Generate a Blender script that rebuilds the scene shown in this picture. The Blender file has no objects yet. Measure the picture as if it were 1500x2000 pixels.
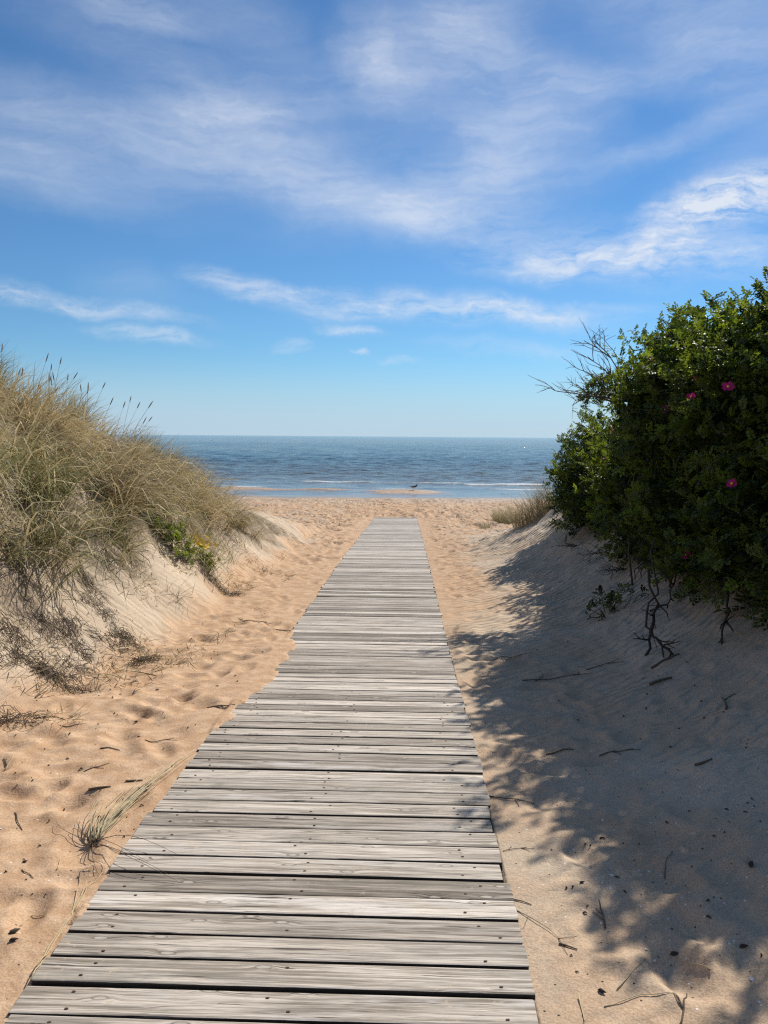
import bpy, math, random
import numpy as np
from mathutils import Vector, Matrix

random.seed(7)
rng = np.random.default_rng(7)
SC = bpy.context.scene
COL = SC.collection
R = math.radians
CZ = 3.65                       # eye height above sea level (sea surface is z = 0)

# ------------------------------------------------------------------ camera
PITCH, ROLL, FOC = R(5.61), R(0.44), 1502.0
cam_data = bpy.data.cameras.new('camera')
cam = bpy.data.objects.new('camera', cam_data)
COL.objects.link(cam)
cam_data.sensor_fit = 'VERTICAL'
cam_data.sensor_height = 36.0
cam_data.lens = 36.0 * FOC / 2000.0
cam_data.clip_start = 0.05
cam_data.clip_end = 120000.0
CAM_ROT = Matrix.Rotation(math.pi / 2 - PITCH, 3, 'X') @ Matrix.Rotation(ROLL, 3, 'Z')
cam.location = (0, 0, CZ)
cam.rotation_euler = CAM_ROT.to_euler()
SC.camera = cam

# ------------------------------------------------------------------ light
SUN_AZ, SUN_EL = R(35), R(38)    # azimuth measured from +Y towards +X
S = Vector((math.sin(SUN_AZ) * math.cos(SUN_EL), math.cos(SUN_AZ) * math.cos(SUN_EL), math.sin(SUN_EL)))
sun_data = bpy.data.lights.new('sun', 'SUN')
sun_data.energy = 5.0
sun_data.angle = R(0.53)
sun_data.color = (1.0, 0.955, 0.88)
sun = bpy.data.objects.new('sun', sun_data)
sun.rotation_euler = S.to_track_quat('Z', 'Y').to_euler()
sun.location = S * 50
COL.objects.link(sun)

SC.view_settings.view_transform = 'Standard'
SC.view_settings.look = 'None'
SC.view_settings.gamma = 1.0
SC.view_settings.exposure = 0.12
SC.view_settings.use_curve_mapping = False
SC.cycles.max_bounces = 6
SC.cycles.transparent_max_bounces = 4
SC.cycles.sample_clamp_indirect = 3.0
SC.cycles.use_denoising = False
SC.cycles.filter_width = 1.25


def pixel_dir(px, py):
    v = Vector(((px - 750) / FOC, (1000 - py) / FOC, -1.0))
    return (CAM_ROT @ v).normalized()


# ------------------------------------------------------------------ node helpers
class NT:
    def __init__(self, tree):
        self.t = tree
        self.n = tree.nodes
        self.l = tree.links

    def node(self, typ, **kw):
        n = self.n.new(typ)
        for k, v in kw.items():
            setattr(n, k, v)
        return n

    def put(self, sock, v):
        if isinstance(v, bpy.types.NodeSocket):
            self.l.new(v, sock)
        elif isinstance(v, (int, float)):
            if sock.type == 'VECTOR':
                sock.default_value = (v, v, v)
            elif sock.type == 'RGBA':
                sock.default_value = (v, v, v, 1)
            else:
                sock.default_value = v
        else:
            v = tuple(v)
            if sock.type == 'RGBA' and len(v) == 3:
                v = v + (1,)
            sock.default_value = v

    def math(self, op, a, b=0.0, c=None, clamp=False):
        n = self.node('ShaderNodeMath', operation=op, use_clamp=clamp)
        self.put(n.inputs[0], a)
        self.put(n.inputs[1], b)
        if c is not None:
            self.put(n.inputs[2], c)
        return n.outputs[0]

    def vmath(self, op, a, b=(0, 0, 0)):
        n = self.node('ShaderNodeVectorMath', operation=op)
        self.put(n.inputs[0], a)
        self.put(n.inputs[1], b)
        return n.outputs[1] if op in ('LENGTH', 'DOT_PRODUCT', 'DISTANCE') else n.outputs[0]

    def mix(self, f, a, b, blend='MIX'):
        n = self.node('ShaderNodeMix', data_type='RGBA', blend_type=blend)
        self.put(n.inputs[0], f)
        self.put(n.inputs[6], a)
        self.put(n.inputs[7], b)
        return n.outputs[2]

    def mapping(self, vec, loc=(0, 0, 0), rot=(0, 0, 0), scale=(1, 1, 1), kind='POINT'):
        n = self.node('ShaderNodeMapping', vector_type=kind)
        self.put(n.inputs[0], vec)
        self.put(n.inputs[1], loc)
        self.put(n.inputs[2], rot)
        self.put(n.inputs[3], scale)
        return n.outputs[0]

    def noise(self, vec, scale, detail=2.0, rough=0.5, dist=0.0, out=0):
        n = self.node('ShaderNodeTexNoise')
        if vec is not None:
            self.put(n.inputs['Vector'], vec)
        self.put(n.inputs['Scale'], scale)
        self.put(n.inputs['Detail'], detail)
        self.put(n.inputs['Roughness'], rough)
        self.put(n.inputs['Distortion'], dist)
        return n.outputs[out]

    def ramp(self, v, lo, hi, a=0.0, b=1.0, smooth=True):
        n = self.node('ShaderNodeMapRange', interpolation_type='SMOOTHSTEP' if smooth else 'LINEAR')
        self.put(n.inputs[0], v)
        self.put(n.inputs[1], lo)
        self.put(n.inputs[2], hi)
        self.put(n.inputs[3], a)
        self.put(n.inputs[4], b)
        return n.outputs[0]

    def attr(self, name, out='Fac'):
        return self.node('ShaderNodeAttribute', attribute_name=name).outputs[out]

    def bump(self, h, strength=0.5, dist=0.01, normal=None):
        n = self.node('ShaderNodeBump')
        self.put(n.inputs['Height'], h)
        self.put(n.inputs['Strength'], strength)
        self.put(n.inputs['Distance'], dist)
        if normal is not None:
            self.put(n.inputs['Normal'], normal)
        return n.outputs[0]


def material(name):
    m = bpy.data.materials.new(name)
    m.use_nodes = True
    t = NT(m.node_tree)
    b = t.n['Principled BSDF']
    return m, t, b


# ------------------------------------------------------------------ world: clear blue sky with cirrus
world = bpy.data.worlds.new('World')
SC.world = world
world.use_nodes = True
w = NT(world.node_tree)
bg = w.n['Background']
SKY_STRENGTH = 0.082
sky = w.node('ShaderNodeTexSky', sky_type='NISHITA')
sky.sun_disc = False
sky.sun_elevation = SUN_EL
sky.sun_rotation = SUN_AZ
sky.air_density = 1.0
sky.dust_density = 0.0
sky.ozone_density = 6.0
tinted = w.mix(1.0, sky.outputs[0], (0.73, 1.00, 1.13), 'MULTIPLY')
coord = w.node('ShaderNodeTexCoord').outputs['Generated']
sep = w.node('ShaderNodeSeparateXYZ')
w.put(sep.inputs[0], coord)
az = w.math('ARCTAN2', sep.outputs[0], sep.outputs[1])
el = w.math('ARCSINE', sep.outputs[2])
comb = w.node('ShaderNodeCombineXYZ')
w.put(comb.inputs[0], az)
w.put(comb.inputs[1], el)
ang = comb.outputs[0]
# warp the angular coordinates so cloud edges are ragged
wn = w.noise(ang, 9.0, 6.0, 0.62, 0.0, out=1)
warp = w.vmath('MULTIPLY', w.vmath('SUBTRACT', wn, (0.5, 0.5, 0.5)), (0.10, 0.045, 0.0))
wang = w.vmath('ADD', ang, warp)
# cirrus patches: centre, half length, half thickness (photo pixels, turned into angles), tilt in degrees, density, 1 = bright and crisp
CLOUDS = [
    (1425, 392, 150, 44, 13, 1.6, 1), (1330, 440, 120, 50, 30, 0.35, 1), (1190, 505, 230, 34, 1, 0.90, 1), (1060, 480, 220, 60, -8, 0.38, 1), (1400, 510, 170, 42, 6, 0.50, 1),
    (495, 570, 105, 24, -16, 0.85, 1), (600, 572, 60, 14, -4, 0.5, 1), (150, 592, 215, 19, -6, 0.80, 1), (-20, 572, 90, 16, -8, 0.6, 1), (290, 655, 105, 15, -5, 0.85, 1),
    (880, 600, 235, 30, -4, 0.75, 1), (1040, 615, 150, 26, -8, 0.55, 1), (680, 610, 110, 22, 4, 0.55, 1), (683, 650, 62, 12, -2, 0.85, 1), (572, 680, 34, 13, -2, 0.6, 1), (700, 691, 18, 4, 0, 0.6, 1), (780, 706, 40, 7, 0, 0.45, 1),
    (1010, 682, 170, 18, -4, 0.35, 1), (1180, 610, 120, 18, 2, 0.3, 1),
    (80, 260, 330, 85, -14, 0.40, 0), (420, 305, 340, 60, -10, 0.40, 0), (0, 330, 220, 50, -5, 0.35, 0), (640, 340, 330, 75, -14, 0.38, 0), (900, 385, 300, 55, 10, 0.45, 0), (760, 405, 220, 40, -8, 0.32, 0),
    (1010, 270, 150, 70, 20, 0.48, 0), (880, 180, 190, 110, -38, 0.40, 0), (740, 120, 90, 50, -50, 0.42, 0), (1010, 120, 160, 60, -25, 0.42, 0), (900, 40, 200, 60, 20, 0.40, 0),
    (1320, 60, 220, 75, -28, 0.42, 0), (1480, 50, 150, 90, 0, 0.35, 0), (430, 215, 200, 40, 8, 0.36, 0), (300, 120, 260, 60, -18, 0.30, 0), (250, 8, 110, 26, -8, 0.55, 0), (460, 40, 200, 60, -20, 0.30, 0),
    (1320, 270, 200, 22, 14, 0.36, 0), (1180, 150, 150, 30, -6, 0.26, 0), (620, 220, 220, 70, 6, 0.22, 0), (280, 555, 110, 40, -6, 0.16, 0), (1460, 300, 160, 60, 30, 0.25, 0),
]


def direction_angles(px, py):
    d = pixel_dir(px, py)
    return math.atan2(d.x, d.y), math.asin(d.z)


masks = [None, None]
for px, py, hl, ht, tilt, dn, crisp in CLOUDS:
    ca, ce = direction_angles(px, py)
    k = 1.0 / FOC * math.cos(ca) / math.cos(ce)
    mp = w.mapping(wang, (ca, ce, 0), (0, 0, R(tilt)), (hl * k, ht * k, 1), 'TEXTURE')
    ln = w.vmath('LENGTH', mp)
    bl = w.ramp(ln, 0.0, 1.5, dn, 0.0)
    masks[crisp] = bl if masks[crisp] is None else w.math('ADD', masks[crisp], bl)
veil, mask = masks
# outside the framed part of the sky the same thin cirrus goes on
front = w.ramp(w.math('ABSOLUTE', az), 0.50, 0.75)
above = w.ramp(el, 0.56, 0.75)
other = w.math('MAXIMUM', front, above)
rest = w.math('MULTIPLY', w.ramp(w.noise(wang, 1.6, 2.0, 0.5), 0.42, 0.75, 0.0, 0.75), other)
rest = w.math('MULTIPLY', rest, w.ramp(el, 0.03, 0.15))
veil = w.math('ADD', veil, rest)
fib1 = w.noise(w.mapping(wang, rot=(0, 0, R(7)), scale=(7, 38, 1)), 1.0, 9.0, 0.62, 0.25)
fib2 = w.noise(w.mapping(wang, (3, 1, 0), rot=(0, 0, R(-26)), scale=(7, 36, 1)), 1.0, 9.0, 0.62, 0.25)
fib3 = w.noise(w.mapping(wang, (5, 2, 0), rot=(0, 0, R(24)), scale=(6, 40, 1)), 1.0, 9.0, 0.62, 0.2)
fine = w.noise(w.mapping(wang, rot=(0, 0, R(-8)), scale=(26, 80, 1)), 1.0, 6.0, 0.68, 0.3)
soft = w.noise(wang, 6.0, 6.0, 0.62, 0.3)
crisp_t = w.math('ADD', w.math('MULTIPLY', fib1, 0.55), w.math('MULTIPLY', fine, 0.45))
crisp_t = w.ramp(crisp_t, 0.36, 0.66, 0.0, 1.0, smooth=False)
veil_t = w.math('ADD', w.math('MULTIPLY', w.math('MAXIMUM', fib2, fib3), 0.62), w.math('ADD', w.math('MULTIPLY', soft, 0.22), w.math('MULTIPLY', fine, 0.16)))
veil_t = w.ramp(veil_t, 0.40, 0.74, 0.34, 1.15, smooth=False)
dens = w.math('ADD', w.math('MULTIPLY', mask, crisp_t), w.math('MULTIPLY', w.math('MULTIPLY', veil, veil_t), 0.80))
dens = w.math('MINIMUM', dens, 0.93)
cloud_col = w.node('ShaderNodeRGB').outputs[0]
cloud_col.default_value = (8.6, 9.2, 10.2, 1)
low = w.ramp(el, 0.11, 0.0, 0.0, 0.75)
hazed = w.mix(low, tinted, (5.3, 6.9, 9.0))
skycol = w.mix(dens, hazed, cloud_col)
w.put(bg.inputs['Color'], sky.outputs[0] if False else skycol)
w.put(bg.inputs['Strength'], SKY_STRENGTH)


# ------------------------------------------------------------------ mesh helpers
def mesh_np(name, verts, faces, smooth=True, attrs=None):
    """faces: (N,3) or (N,4) int array"""
    verts = np.asarray(verts, dtype=np.float32)
    faces = np.asarray(faces, dtype=np.int32)
    me = bpy.data.meshes.new(name)
    n, k = faces.shape
    me.vertices.add(len(verts))
    me.vertices.foreach_set('co', verts.ravel())
    me.loops.add(n * k)
    me.loops.foreach_set('vertex_index', faces.ravel())
    me.polygons.add(n)
    me.polygons.foreach_set('loop_start', np.arange(0, n * k, k, dtype=np.int32))
    me.polygons.foreach_set('loop_total', np.full(n, k, dtype=np.int32))
    me.polygons.foreach_set('use_smooth', np.full(n, smooth, dtype=bool))
    me.update(calc_edges=True)
    for a, v in (attrs or {}).items():
        at = me.attributes.new(a, 'FLOAT', 'POINT')
        at.data.foreach_set('value', np.asarray(v, dtype=np.float32))
    return me


class MB:
    """collects tubes and patches into one mesh"""
    def __init__(self):
        self.v, self.f = [], []

    def add(self, verts, faces):
        o = len(self.v)
        self.v.extend([tuple(p) for p in verts])
        self.f.extend([tuple(i + o for i in f) for f in faces])

    def tube(self, pts, radii, sides=4):
        pts = [Vector(p) for p in pts]
        vs, fs = [], []
        n = len(pts)
        for i, p in enumerate(pts):
            d = (pts[min(i + 1, n - 1)] - pts[max(i - 1, 0)]).normalized()
            a = d.orthogonal().normalized() if abs(d.z) > 0.95 else d.cross(Vector((0, 0, 1))).normalized()
            b = d.cross(a)
            r = radii[i] if hasattr(radii, '__len__') else radii
            for k in range(sides):
                t = 2 * math.pi * k / sides
                vs.append(p + (a * math.cos(t) + b * math.sin(t)) * r)
        for i in range(n - 1):
            for k in range(sides):
                q = (k + 1) % sides
                fs.append((i * sides + k, i * sides + q, (i + 1) * sides + q, (i + 1) * sides + k))
        fs.append(tuple(range(sides - 1, -1, -1)))
        fs.append(tuple((n - 1) * sides + k for k in range(sides)))
        self.add(vs, fs)

    def mesh(self, name, smooth=True):
        me = bpy.data.meshes.new(name)
        me.from_pydata(self.v, [], self.f)
        if smooth:
            me.polygons.foreach_set('use_smooth', [True] * len(me.polygons))
        me.update()
        return me


def link(name, me, mat=None, parent=None, loc=None):
    o = bpy.data.objects.new(name, me)
    COL.objects.link(o)
    if mat is not None and me is not None and not me.materials:
        me.materials.append(mat)
    if parent is not None:
        o.parent = parent
    if loc is not None:
        o.location = loc
    return o


def tag(o, label=None, cat=None, group=None, kind=None):
    if label:
        o['label'] = label
    if cat:
        o['category'] = cat
    if group:
        o['group'] = group
    if kind:
        o['kind'] = kind
    return o


# numpy value noise
def _hash(ix, iy, seed):
    h = (ix.astype(np.int64) * 374761393 + iy.astype(np.int64) * 668265263 + seed * 974634777) & 0xFFFFFFFF
    h = ((h ^ (h >> 13)) * 1274126177) & 0xFFFFFFFF
    return ((h ^ (h >> 16)) & 0xFFFF) / 65535.0


def vnoise(x, y, seed=0):
    x = np.asarray(x, float)
    y = np.asarray(y, float)
    ix, iy = np.floor(x), np.floor(y)
    fx, fy = x - ix, y - iy
    fx = fx * fx * (3 - 2 * fx)
    fy = fy * fy * (3 - 2 * fy)
    a = _hash(ix, iy, seed)
    b = _hash(ix + 1, iy, seed)
    c = _hash(ix, iy + 1, seed)
    d = _hash(ix + 1, iy + 1, seed)
    return (a * (1 - fx) + b * fx) * (1 - fy) + (c * (1 - fx) + d * fx) * fy - 0.5


def fbm(x, y, octaves=4, seed=0):
    s, a = 0, 1.0
    for i in range(octaves):
        s = s + a * vnoise(x * 2 ** i, y * 2 ** i, seed + i * 17)
        a *= 0.5
    return s


def sstep(x, a, b):
    t = np.clip((x - a) / (b - a), 0, 1)
    return t * t * (3 - 2 * t)


# ------------------------------------------------------------------ terrain
_py = np.array([-40, -10, 0, 2, 3.1, 4.2, 7.3, 10.5, 14, 20, 27.6, 35, 47.5, 55, 80, 160.])
_pz = np.array([-1.2, -1.50, -1.61, -1.63, -1.65, -1.69, -1.90, -2.02, -2.17, -2.48, -2.91, -3.22, -3.645, -3.73, -4.4, -7.0]) + CZ
_fy = np.linspace(-40, 160, 8001)
_fz = np.interp(_fy, _py, _pz)
_k = np.hanning(61)
_k /= _k.sum()
_fzs = np.convolve(np.pad(_fz, 30, mode='edge'), _k, mode='valid')


def path_z(y):
    return np.interp(y, _fy, _fzs)


def centre_x(y):
    return -0.30 + 0.0288 * (np.asarray(y, float) - 2.0)


HALF = 0.745
LEFT_H = (np.array([-30, 2, 4, 6, 8, 10, 11.2, 12.2, 13.2, 14.5, 16, 18, 20, 22.5]),
          np.array([1.9, 2.0, 2.2, 2.5, 2.66, 2.26, 1.72, 1.28, 1.0, 0.82, 0.64, 0.40, 0.15, 0.0]))
RIGHT_F = (np.array([-30, 2, 5, 8, 10.5, 13, 15, 17, 19, 22]),
           np.array([0.75, 0.75, 0.72, 0.75, 0.9, 1.05, 0.95, 0.6, 0.2, 0.0]))
RIGHT_P = (np.array([0, 0.4, 0.8, 1.2, 1.6, 2.0, 2.4, 2.7, 3.0, 4.0, 6.0, 12, 30]),
           np.array([0, 0.02, 0.08, 0.18, 0.34, 0.55, 0.85, 1.15, 1.35, 1.75, 2.15, 2.3, 2.3]))


def base_height(x, y):
    u = x - centre_x(y)
    zp = path_z(y)
    n1 = fbm(x * 0.7, y * 0.7, 4, 3)
    n2 = fbm(x * 2.5, y * 2.5, 4, 11)
    n3 = fbm(x * 9, y * 9, 3, 23)
    z = zp - 0.012 + 0 * x
    # left bank
    ul = -u - HALF
    h = np.interp(y, *LEFT_H)
    n0 = fbm(x * 0.6, y * 0.6, 2, 5)
    toe = 1.0 + 0.40 * n0
    wdt = np.maximum(h / 0.56, 0.8)
    q = np.clip((ul - toe) / wdt, 0, 1)
    q = q * q / (q + 0.035) * 1.035
    rise = h * (1 - (1 - q) ** 1.7)
    foot = 0.05 * sstep(ul, 0.1, 1.3) * np.minimum(h, 1)
    rough = np.clip(q * 5, 0, 1)
    scarp = 0.18 * sstep(q + 0.05 * n2 + 0.05 * n1, 0.10, 0.24) * sstep(h, 0.8, 1.8) * sstep(q, 0.0, 0.06)
    z = z + np.where(ul > 0, rise + foot + scarp + rough * (n0 * 0.30 + n2 * 0.035) * np.minimum(h, 1), 0)
    # right bank
    ur = u - HALF
    f = np.interp(y, *RIGHT_F)
    uw = np.maximum(ur + 0.35 * n1 * sstep(ur, 0.3, 1.5), 0)
    rr = np.interp(uw, *RIGHT_P) * f
    z = z + np.where(ur > 0, rr + sstep(ur, 0.8, 3) * n2 * 0.10 * f, 0)
    # general unevenness away from the boards
    au = np.maximum(np.abs(u) - HALF, 0) + 2 * sstep(y, 27.75, 28.1)
    flat = sstep(au, 0.02, 0.5)
    beach = sstep(y, 17, 24) * (1 - sstep(y, 40, 47))
    z = z + flat * (n2 * 0.030 + n3 * 0.010) * (1 - sstep(y, 40, 46)) + beach * sstep(au, 0.2, 1.0) * (n2 * 0.10 + n1 * 0.10 + n3 * 0.03)
    # sand spits at the water's edge
    for bx, by, rx, ry, bh in ((1.3, 50.6, 2.7, 2.6, 0.21), (-4.3, 51.9, 2.1, 1.1, 0.20), (-11.0, 52.0, 4.4, 1.4, 0.22), (-26, 52, 8, 1.2, 0.13), (16, 52.5, 5, 0.8, 0.09), (30, 51, 9, 1.2, 0.12)):
        d2 = ((x - bx + 0.6 * n1) / rx) ** 2 + ((y - by + 0.8 * n1) / ry) ** 2
        z = z + bh * np.exp(-d2 * 1.2)
    z = z + np.where((y > 44) & (y < 56), 0.045 * fbm(x * 0.25, y * 0.5, 3, 31), 0)
    return z


# grid, fine close to the boards and growing with distance
cu = [0.0]
while cu[-1] < 0.70:
    cu.append(cu[-1] + 0.06)
cu[-1] = 0.715
for a in (0.727, 0.737, 0.747, 0.757, 0.770):
    cu.append(a)
st = 0.019
while cu[-1] < 150:
    cu.append(cu[-1] + st)
    if cu[-1] > 3.0:
        st *= 1.022
    if cu[-1] > 9:
        st *= 1.04
cu = np.array(cu)
# the strip under the boards carries the spilled sand, so it needs fine columns on its left too
left_extra = np.arange(0.40, 0.70, 0.02)
uu = np.unique(np.round(np.concatenate([-cu, -left_extra, cu]), 4))
yy = [-30.0]
while yy[-1] < 140:
    y0 = yy[-1]
    stp = 0.0062 * max(abs(y0), 1.6) if y0 > 0.8 else max(0.02, 0.25 * (0.8 - y0))
    if y0 > 56:
        stp *= 4
    if 40 < y0 < 56:
        stp = 0.17
    yy.append(y0 + stp)
yy = np.array(yy)
UU, YY = np.meshgrid(uu, yy)
XX = centre_x(YY) * (1 - sstep(YY, 60, 120)) + UU
ZZ = base_height(XX, YY)
U = XX - centre_x(YY)

# footprints and scuffs pressed into the loose sand
def dent(cx, cy, rx, ry, a, depth):
    r = max(rx, ry) * 1.9
    i0, i1 = np.searchsorted(yy, [cy - r, cy + r])
    if i1 - i0 < 1:
        return
    ux = cx - float(centre_x(cy))
    j0, j1 = np.searchsorted(uu, [ux - r - 0.05, ux + r + 0.05])
    if j1 - j0 < 1:
        return
    dx = XX[i0:i1, j0:j1] - cx
    dy = YY[i0:i1, j0:j1] - cy
    c, s = math.cos(a), math.sin(a)
    q = np.sqrt(((dx * c + dy * s) / rx) ** 2 + ((-dx * s + dy * c) / ry) ** 2)
    prof = -np.exp(-(q ** 2) * 1.3) + 0.38 * np.exp(-((q - 1.35) ** 2) * 7)
    m = np.where((np.abs(U[i0:i1, j0:j1]) > HALF + 0.03) | (YY[i0:i1, j0:j1] > 27.9), 1, 0)
    ZZ[i0:i1, j0:j1] += depth * prof * m


for k in range(420):        # trodden strip beside the boards
    y = 2.2 + 17 * random.random() ** 1.2
    side = -1 if random.random() < 0.72 else 1
    u = side * (HALF + 0.10 + random.random() * (1.25 if side < 0 else 0.8))
    dent(centre_x(y) + u, y, 0.05 + 0.035 * random.random(), 0.10 + 0.06 * random.random(), random.gauss(0, 0.7), 0.010 + 0.022 * random.random())
for k in range(1500):       # trampled beach
    y = 13 + 25 * random.random()
    x = random.uniform(-0.42 * y, 0.42 * y)
    if abs(x - centre_x(y)) < HALF + 0.12 and y < 27.9:
        continue
    dent(x, y, 0.09 + 0.07 * random.random(), 0.13 + 0.10 * random.random(), random.uniform(0, 3), 0.03 + 0.03 * random.random())
for k in range(46):         # old shallow prints in the shaded hollow
    y = 2.0 + 6.5 * random.random()
    dent(centre_x(y) + HALF + 0.25 + 1.4 * random.random(), y, 0.06, 0.12, random.uniform(0, 3), 0.006 + 0.014 * random.random())

# trough under the boards, with sand drifted over the left plank ends
in_walk = (YY < 27.78)
spill = 0.20 * sstep(YY, 4.15, 4.7) * (1 - sstep(YY, 6.4, 7.6)) * (0.75 + 0.7 * fbm(YY * 1.8, YY * 0, 3, 5)) + 0.03 * np.clip(vnoise(YY * 6.0, YY * 0, 8), 0, 1)
spill = np.where((YY > 2.0) & (YY < 20), spill, 0)
edge_l = -HALF + spill + 0.030 * vnoise(U * 0 + 3, YY * 17, 9) * (spill > 0.02)
under = in_walk & (U > edge_l) & (U < HALF - 0.004)
over = in_walk & (U <= edge_l) & (U > -HALF - 0.02)
ZP = path_z(YY)
ZZ = np.where(over & (spill > 0.012), ZP + 0.004 + 0.08 * np.clip(edge_l - U, 0, 0.10) + 0.004 * vnoise(XX * 30, YY * 30, 4), ZZ)
near_l = in_walk & (U <= -HALF - 0.02) & (U > -HALF - 0.40)
lift = 0.024 * (1 - sstep(-U - HALF, 0.05, 0.40)) * sstep(spill, 0.01, 0.10)
ZZ = np.where(near_l, ZZ + lift, ZZ)
ZZ = np.where(under, ZP - 0.13, ZZ)

# sand colour masks: coarse orange sand where people walk, pale blown sand on the slopes
n1 = fbm(XX * 0.8, YY * 0.8, 4, 41)
n2 = fbm(XX * 3.0, YY * 3.0, 3, 47)
ul = -U - HALF
ur = U - HALF
orange_l = (1 - sstep(ul + 0.55 * n1 + 0.25 * n2, 0.9, 1.5)) * (ul > -1)
orange_r = (1 - sstep(ur + 0.4 * n1, 0.15, 1.1)) * sstep(YY, 7, 11) * 0.8 + 0.42 * (1 - sstep(ur + 0.5 * n1, 0.5, 2.6))  # extra warmth on the right paints a browner tone into the shade
orange = np.where(U < 0, orange_l, orange_r)
beachm = sstep(YY + 3 * n1, 15, 21)
orange = np.maximum(orange, beachm * (0.75 + 0.5 * n2))
scarp_r = np.exp(-((ur - 2.55 + 0.4 * n1) / 0.25) ** 2) * sstep(YY, 3.5, 4.5) * (1 - sstep(YY, 7, 8))
orange = np.clip(np.maximum(orange + 0.35 * n2, scarp_r), 0, 1)
wet = 0.35 * sstep(YY + 3.0 * n1 + 0.8 * n2, 36.5, 42.0) + 0.65 * sstep(YY + 2.0 * n1 + 0.6 * n2, 43.0, 46.0)
wet = wet * (1 - 0.6 * sstep(ZZ, 0.02, 0.08) * sstep(YY, 47.5, 49))
q_l = np.clip((ul - 1.05) / np.maximum(np.interp(YY, *LEFT_H) / 0.56, 0.8), 0, 1)
thatch = sstep(q_l + 0.16 * n1 + 0.08 * n2, 0.13, 0.22) * sstep(ul, 0.6, 1.2) * (1 - sstep(YY + n1 * 3, 14, 16))
thatch_r = sstep(ur + 0.55 * n1 + 0.2 * n2, 2.0, 2.7) * (1 - sstep(YY, 15.5, 17.5))
thatch = np.maximum(thatch, thatch_r)

ny, nx = ZZ.shape
idx = np.arange(ny * nx).reshape(ny, nx)
quads = np.stack([idx[:-1, :-1], idx[:-1, 1:], idx[1:, 1:], idx[1:, :-1]], -1).reshape(-1, 4)
verts = np.stack([XX, YY, ZZ], -1).reshape(-1, 3)


def ground(x, y):
    x = np.asarray(x, float)
    y = np.asarray(y, float)
    i = np.clip(np.searchsorted(yy, y) - 1, 0, ny - 2)
    u = x - centre_x(y)
    j = np.clip(np.searchsorted(uu, u) - 1, 0, nx - 2)
    ty = np.clip((y - yy[i]) / (yy[i + 1] - yy[i]), 0, 1)
    tx = np.clip((u - uu[j]) / (uu[j + 1] - uu[j]), 0, 1)
    return (ZZ[i, j] * (1 - tx) + ZZ[i, j + 1] * tx) * (1 - ty) + (ZZ[i + 1, j] * (1 - tx) + ZZ[i + 1, j + 1] * tx) * ty


def spot(px, py):
    """the point of the sand that lies in this direction from the eye"""
    d = np.array(pixel_dir(px, py))
    t = np.exp(np.linspace(math.log(1.4), math.log(90), 3500))
    p = d[None, :] * t[:, None] + np.array([0, 0, CZ])
    g = ground(p[:, 0], p[:, 1])
    hit = np.nonzero(p[:, 2] <= g)[0]
    k = hit[0] if len(hit) else len(t) - 1
    return Vector((p[k, 0], p[k, 1], float(g[k])))


# sand material
m_sand, t, b = material('sand')
gen = t.node('ShaderNodeNewGeometry')
pos = gen.outputs['Position']
a_or, a_wet, a_th = t.attr('orange'), t.attr('wet'), t.attr('thatch')
big = t.noise(pos, 0.9, 4.0, 0.55)
mid = t.noise(pos, 9.0, 4.0, 0.6)
grain = t.noise(pos, 420.0, 2.0, 0.7)
grain2 = t.noise(pos, 130.0, 2.0, 0.6)
pale = t.mix(t.ramp(big, 0.35, 0.68), (0.50, 0.390, 0.275), (0.59, 0.475, 0.345))
orng = t.mix(t.ramp(mid, 0.33, 0.68), (0.485, 0.305, 0.175), (0.61, 0.42, 0.265))
f = t.ramp(t.math('ADD', a_or, t.math('MULTIPLY', t.math('SUBTRACT', mid, 0.5), 0.7)), 0.15, 0.85)
c = t.mix(f, pale, orng)
c = t.mix(t.math('MULTIPLY', t.ramp(grain, 0.46, 0.70), 0.55), c, t.mix(1.0, c, (1.35, 1.35, 1.35), 'MULTIPLY'))
c = t.mix(t.math('MULTIPLY', t.ramp(grain2, 0.60, 0.36), 0.55), c, t.mix(1.0, c, (0.66, 0.60, 0.54), 'MULTIPLY'))
# shell crumbs and dark specks
vor = t.node('ShaderNodeTexVoronoi', feature='F1')
t.put(vor.inputs['Vector'], pos)
t.put(vor.inputs['Scale'], 55.0)
sp = t.node('ShaderNodeSeparateColor')
t.put(sp.inputs[0], vor.outputs['Color'])
near = t.ramp(vor.outputs['Distance'], 0.24, 0.17)
c = t.mix(t.math('MULTIPLY', near, t.math('GREATER_THAN', sp.outputs[0], 0.955)), c, (0.78, 0.72, 0.64))
c = t.mix(t.math('MULTIPLY', near, t.math('LESS_THAN', sp.outputs[0], 0.035)), c, (0.07, 0.05, 0.035))
# plant litter under the grass
lit = t.mix(t.ramp(t.noise(pos, 26.0, 4.0, 0.7), 0.35, 0.65), (0.055, 0.040, 0.026), (0.25, 0.19, 0.12))
c = t.mix(t.math('MULTIPLY', a_th, t.ramp(t.noise(pos, 5.0, 4.0, 0.65), 0.30, 0.50, 0.25, 0.92)), c, lit)
c = t.mix(a_wet, c, (0.27, 0.215, 0.155))
t.put(b.inputs['Base Color'], c)
t.put(b.inputs['Roughness'], t.math('SUBTRACT', 0.95, t.math('MULTIPLY', a_wet, 0.72)))
t.put(b.inputs['Specular IOR Level'], t.math('ADD', 0.12, t.math('MULTIPLY', a_wet, 0.4)))
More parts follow.
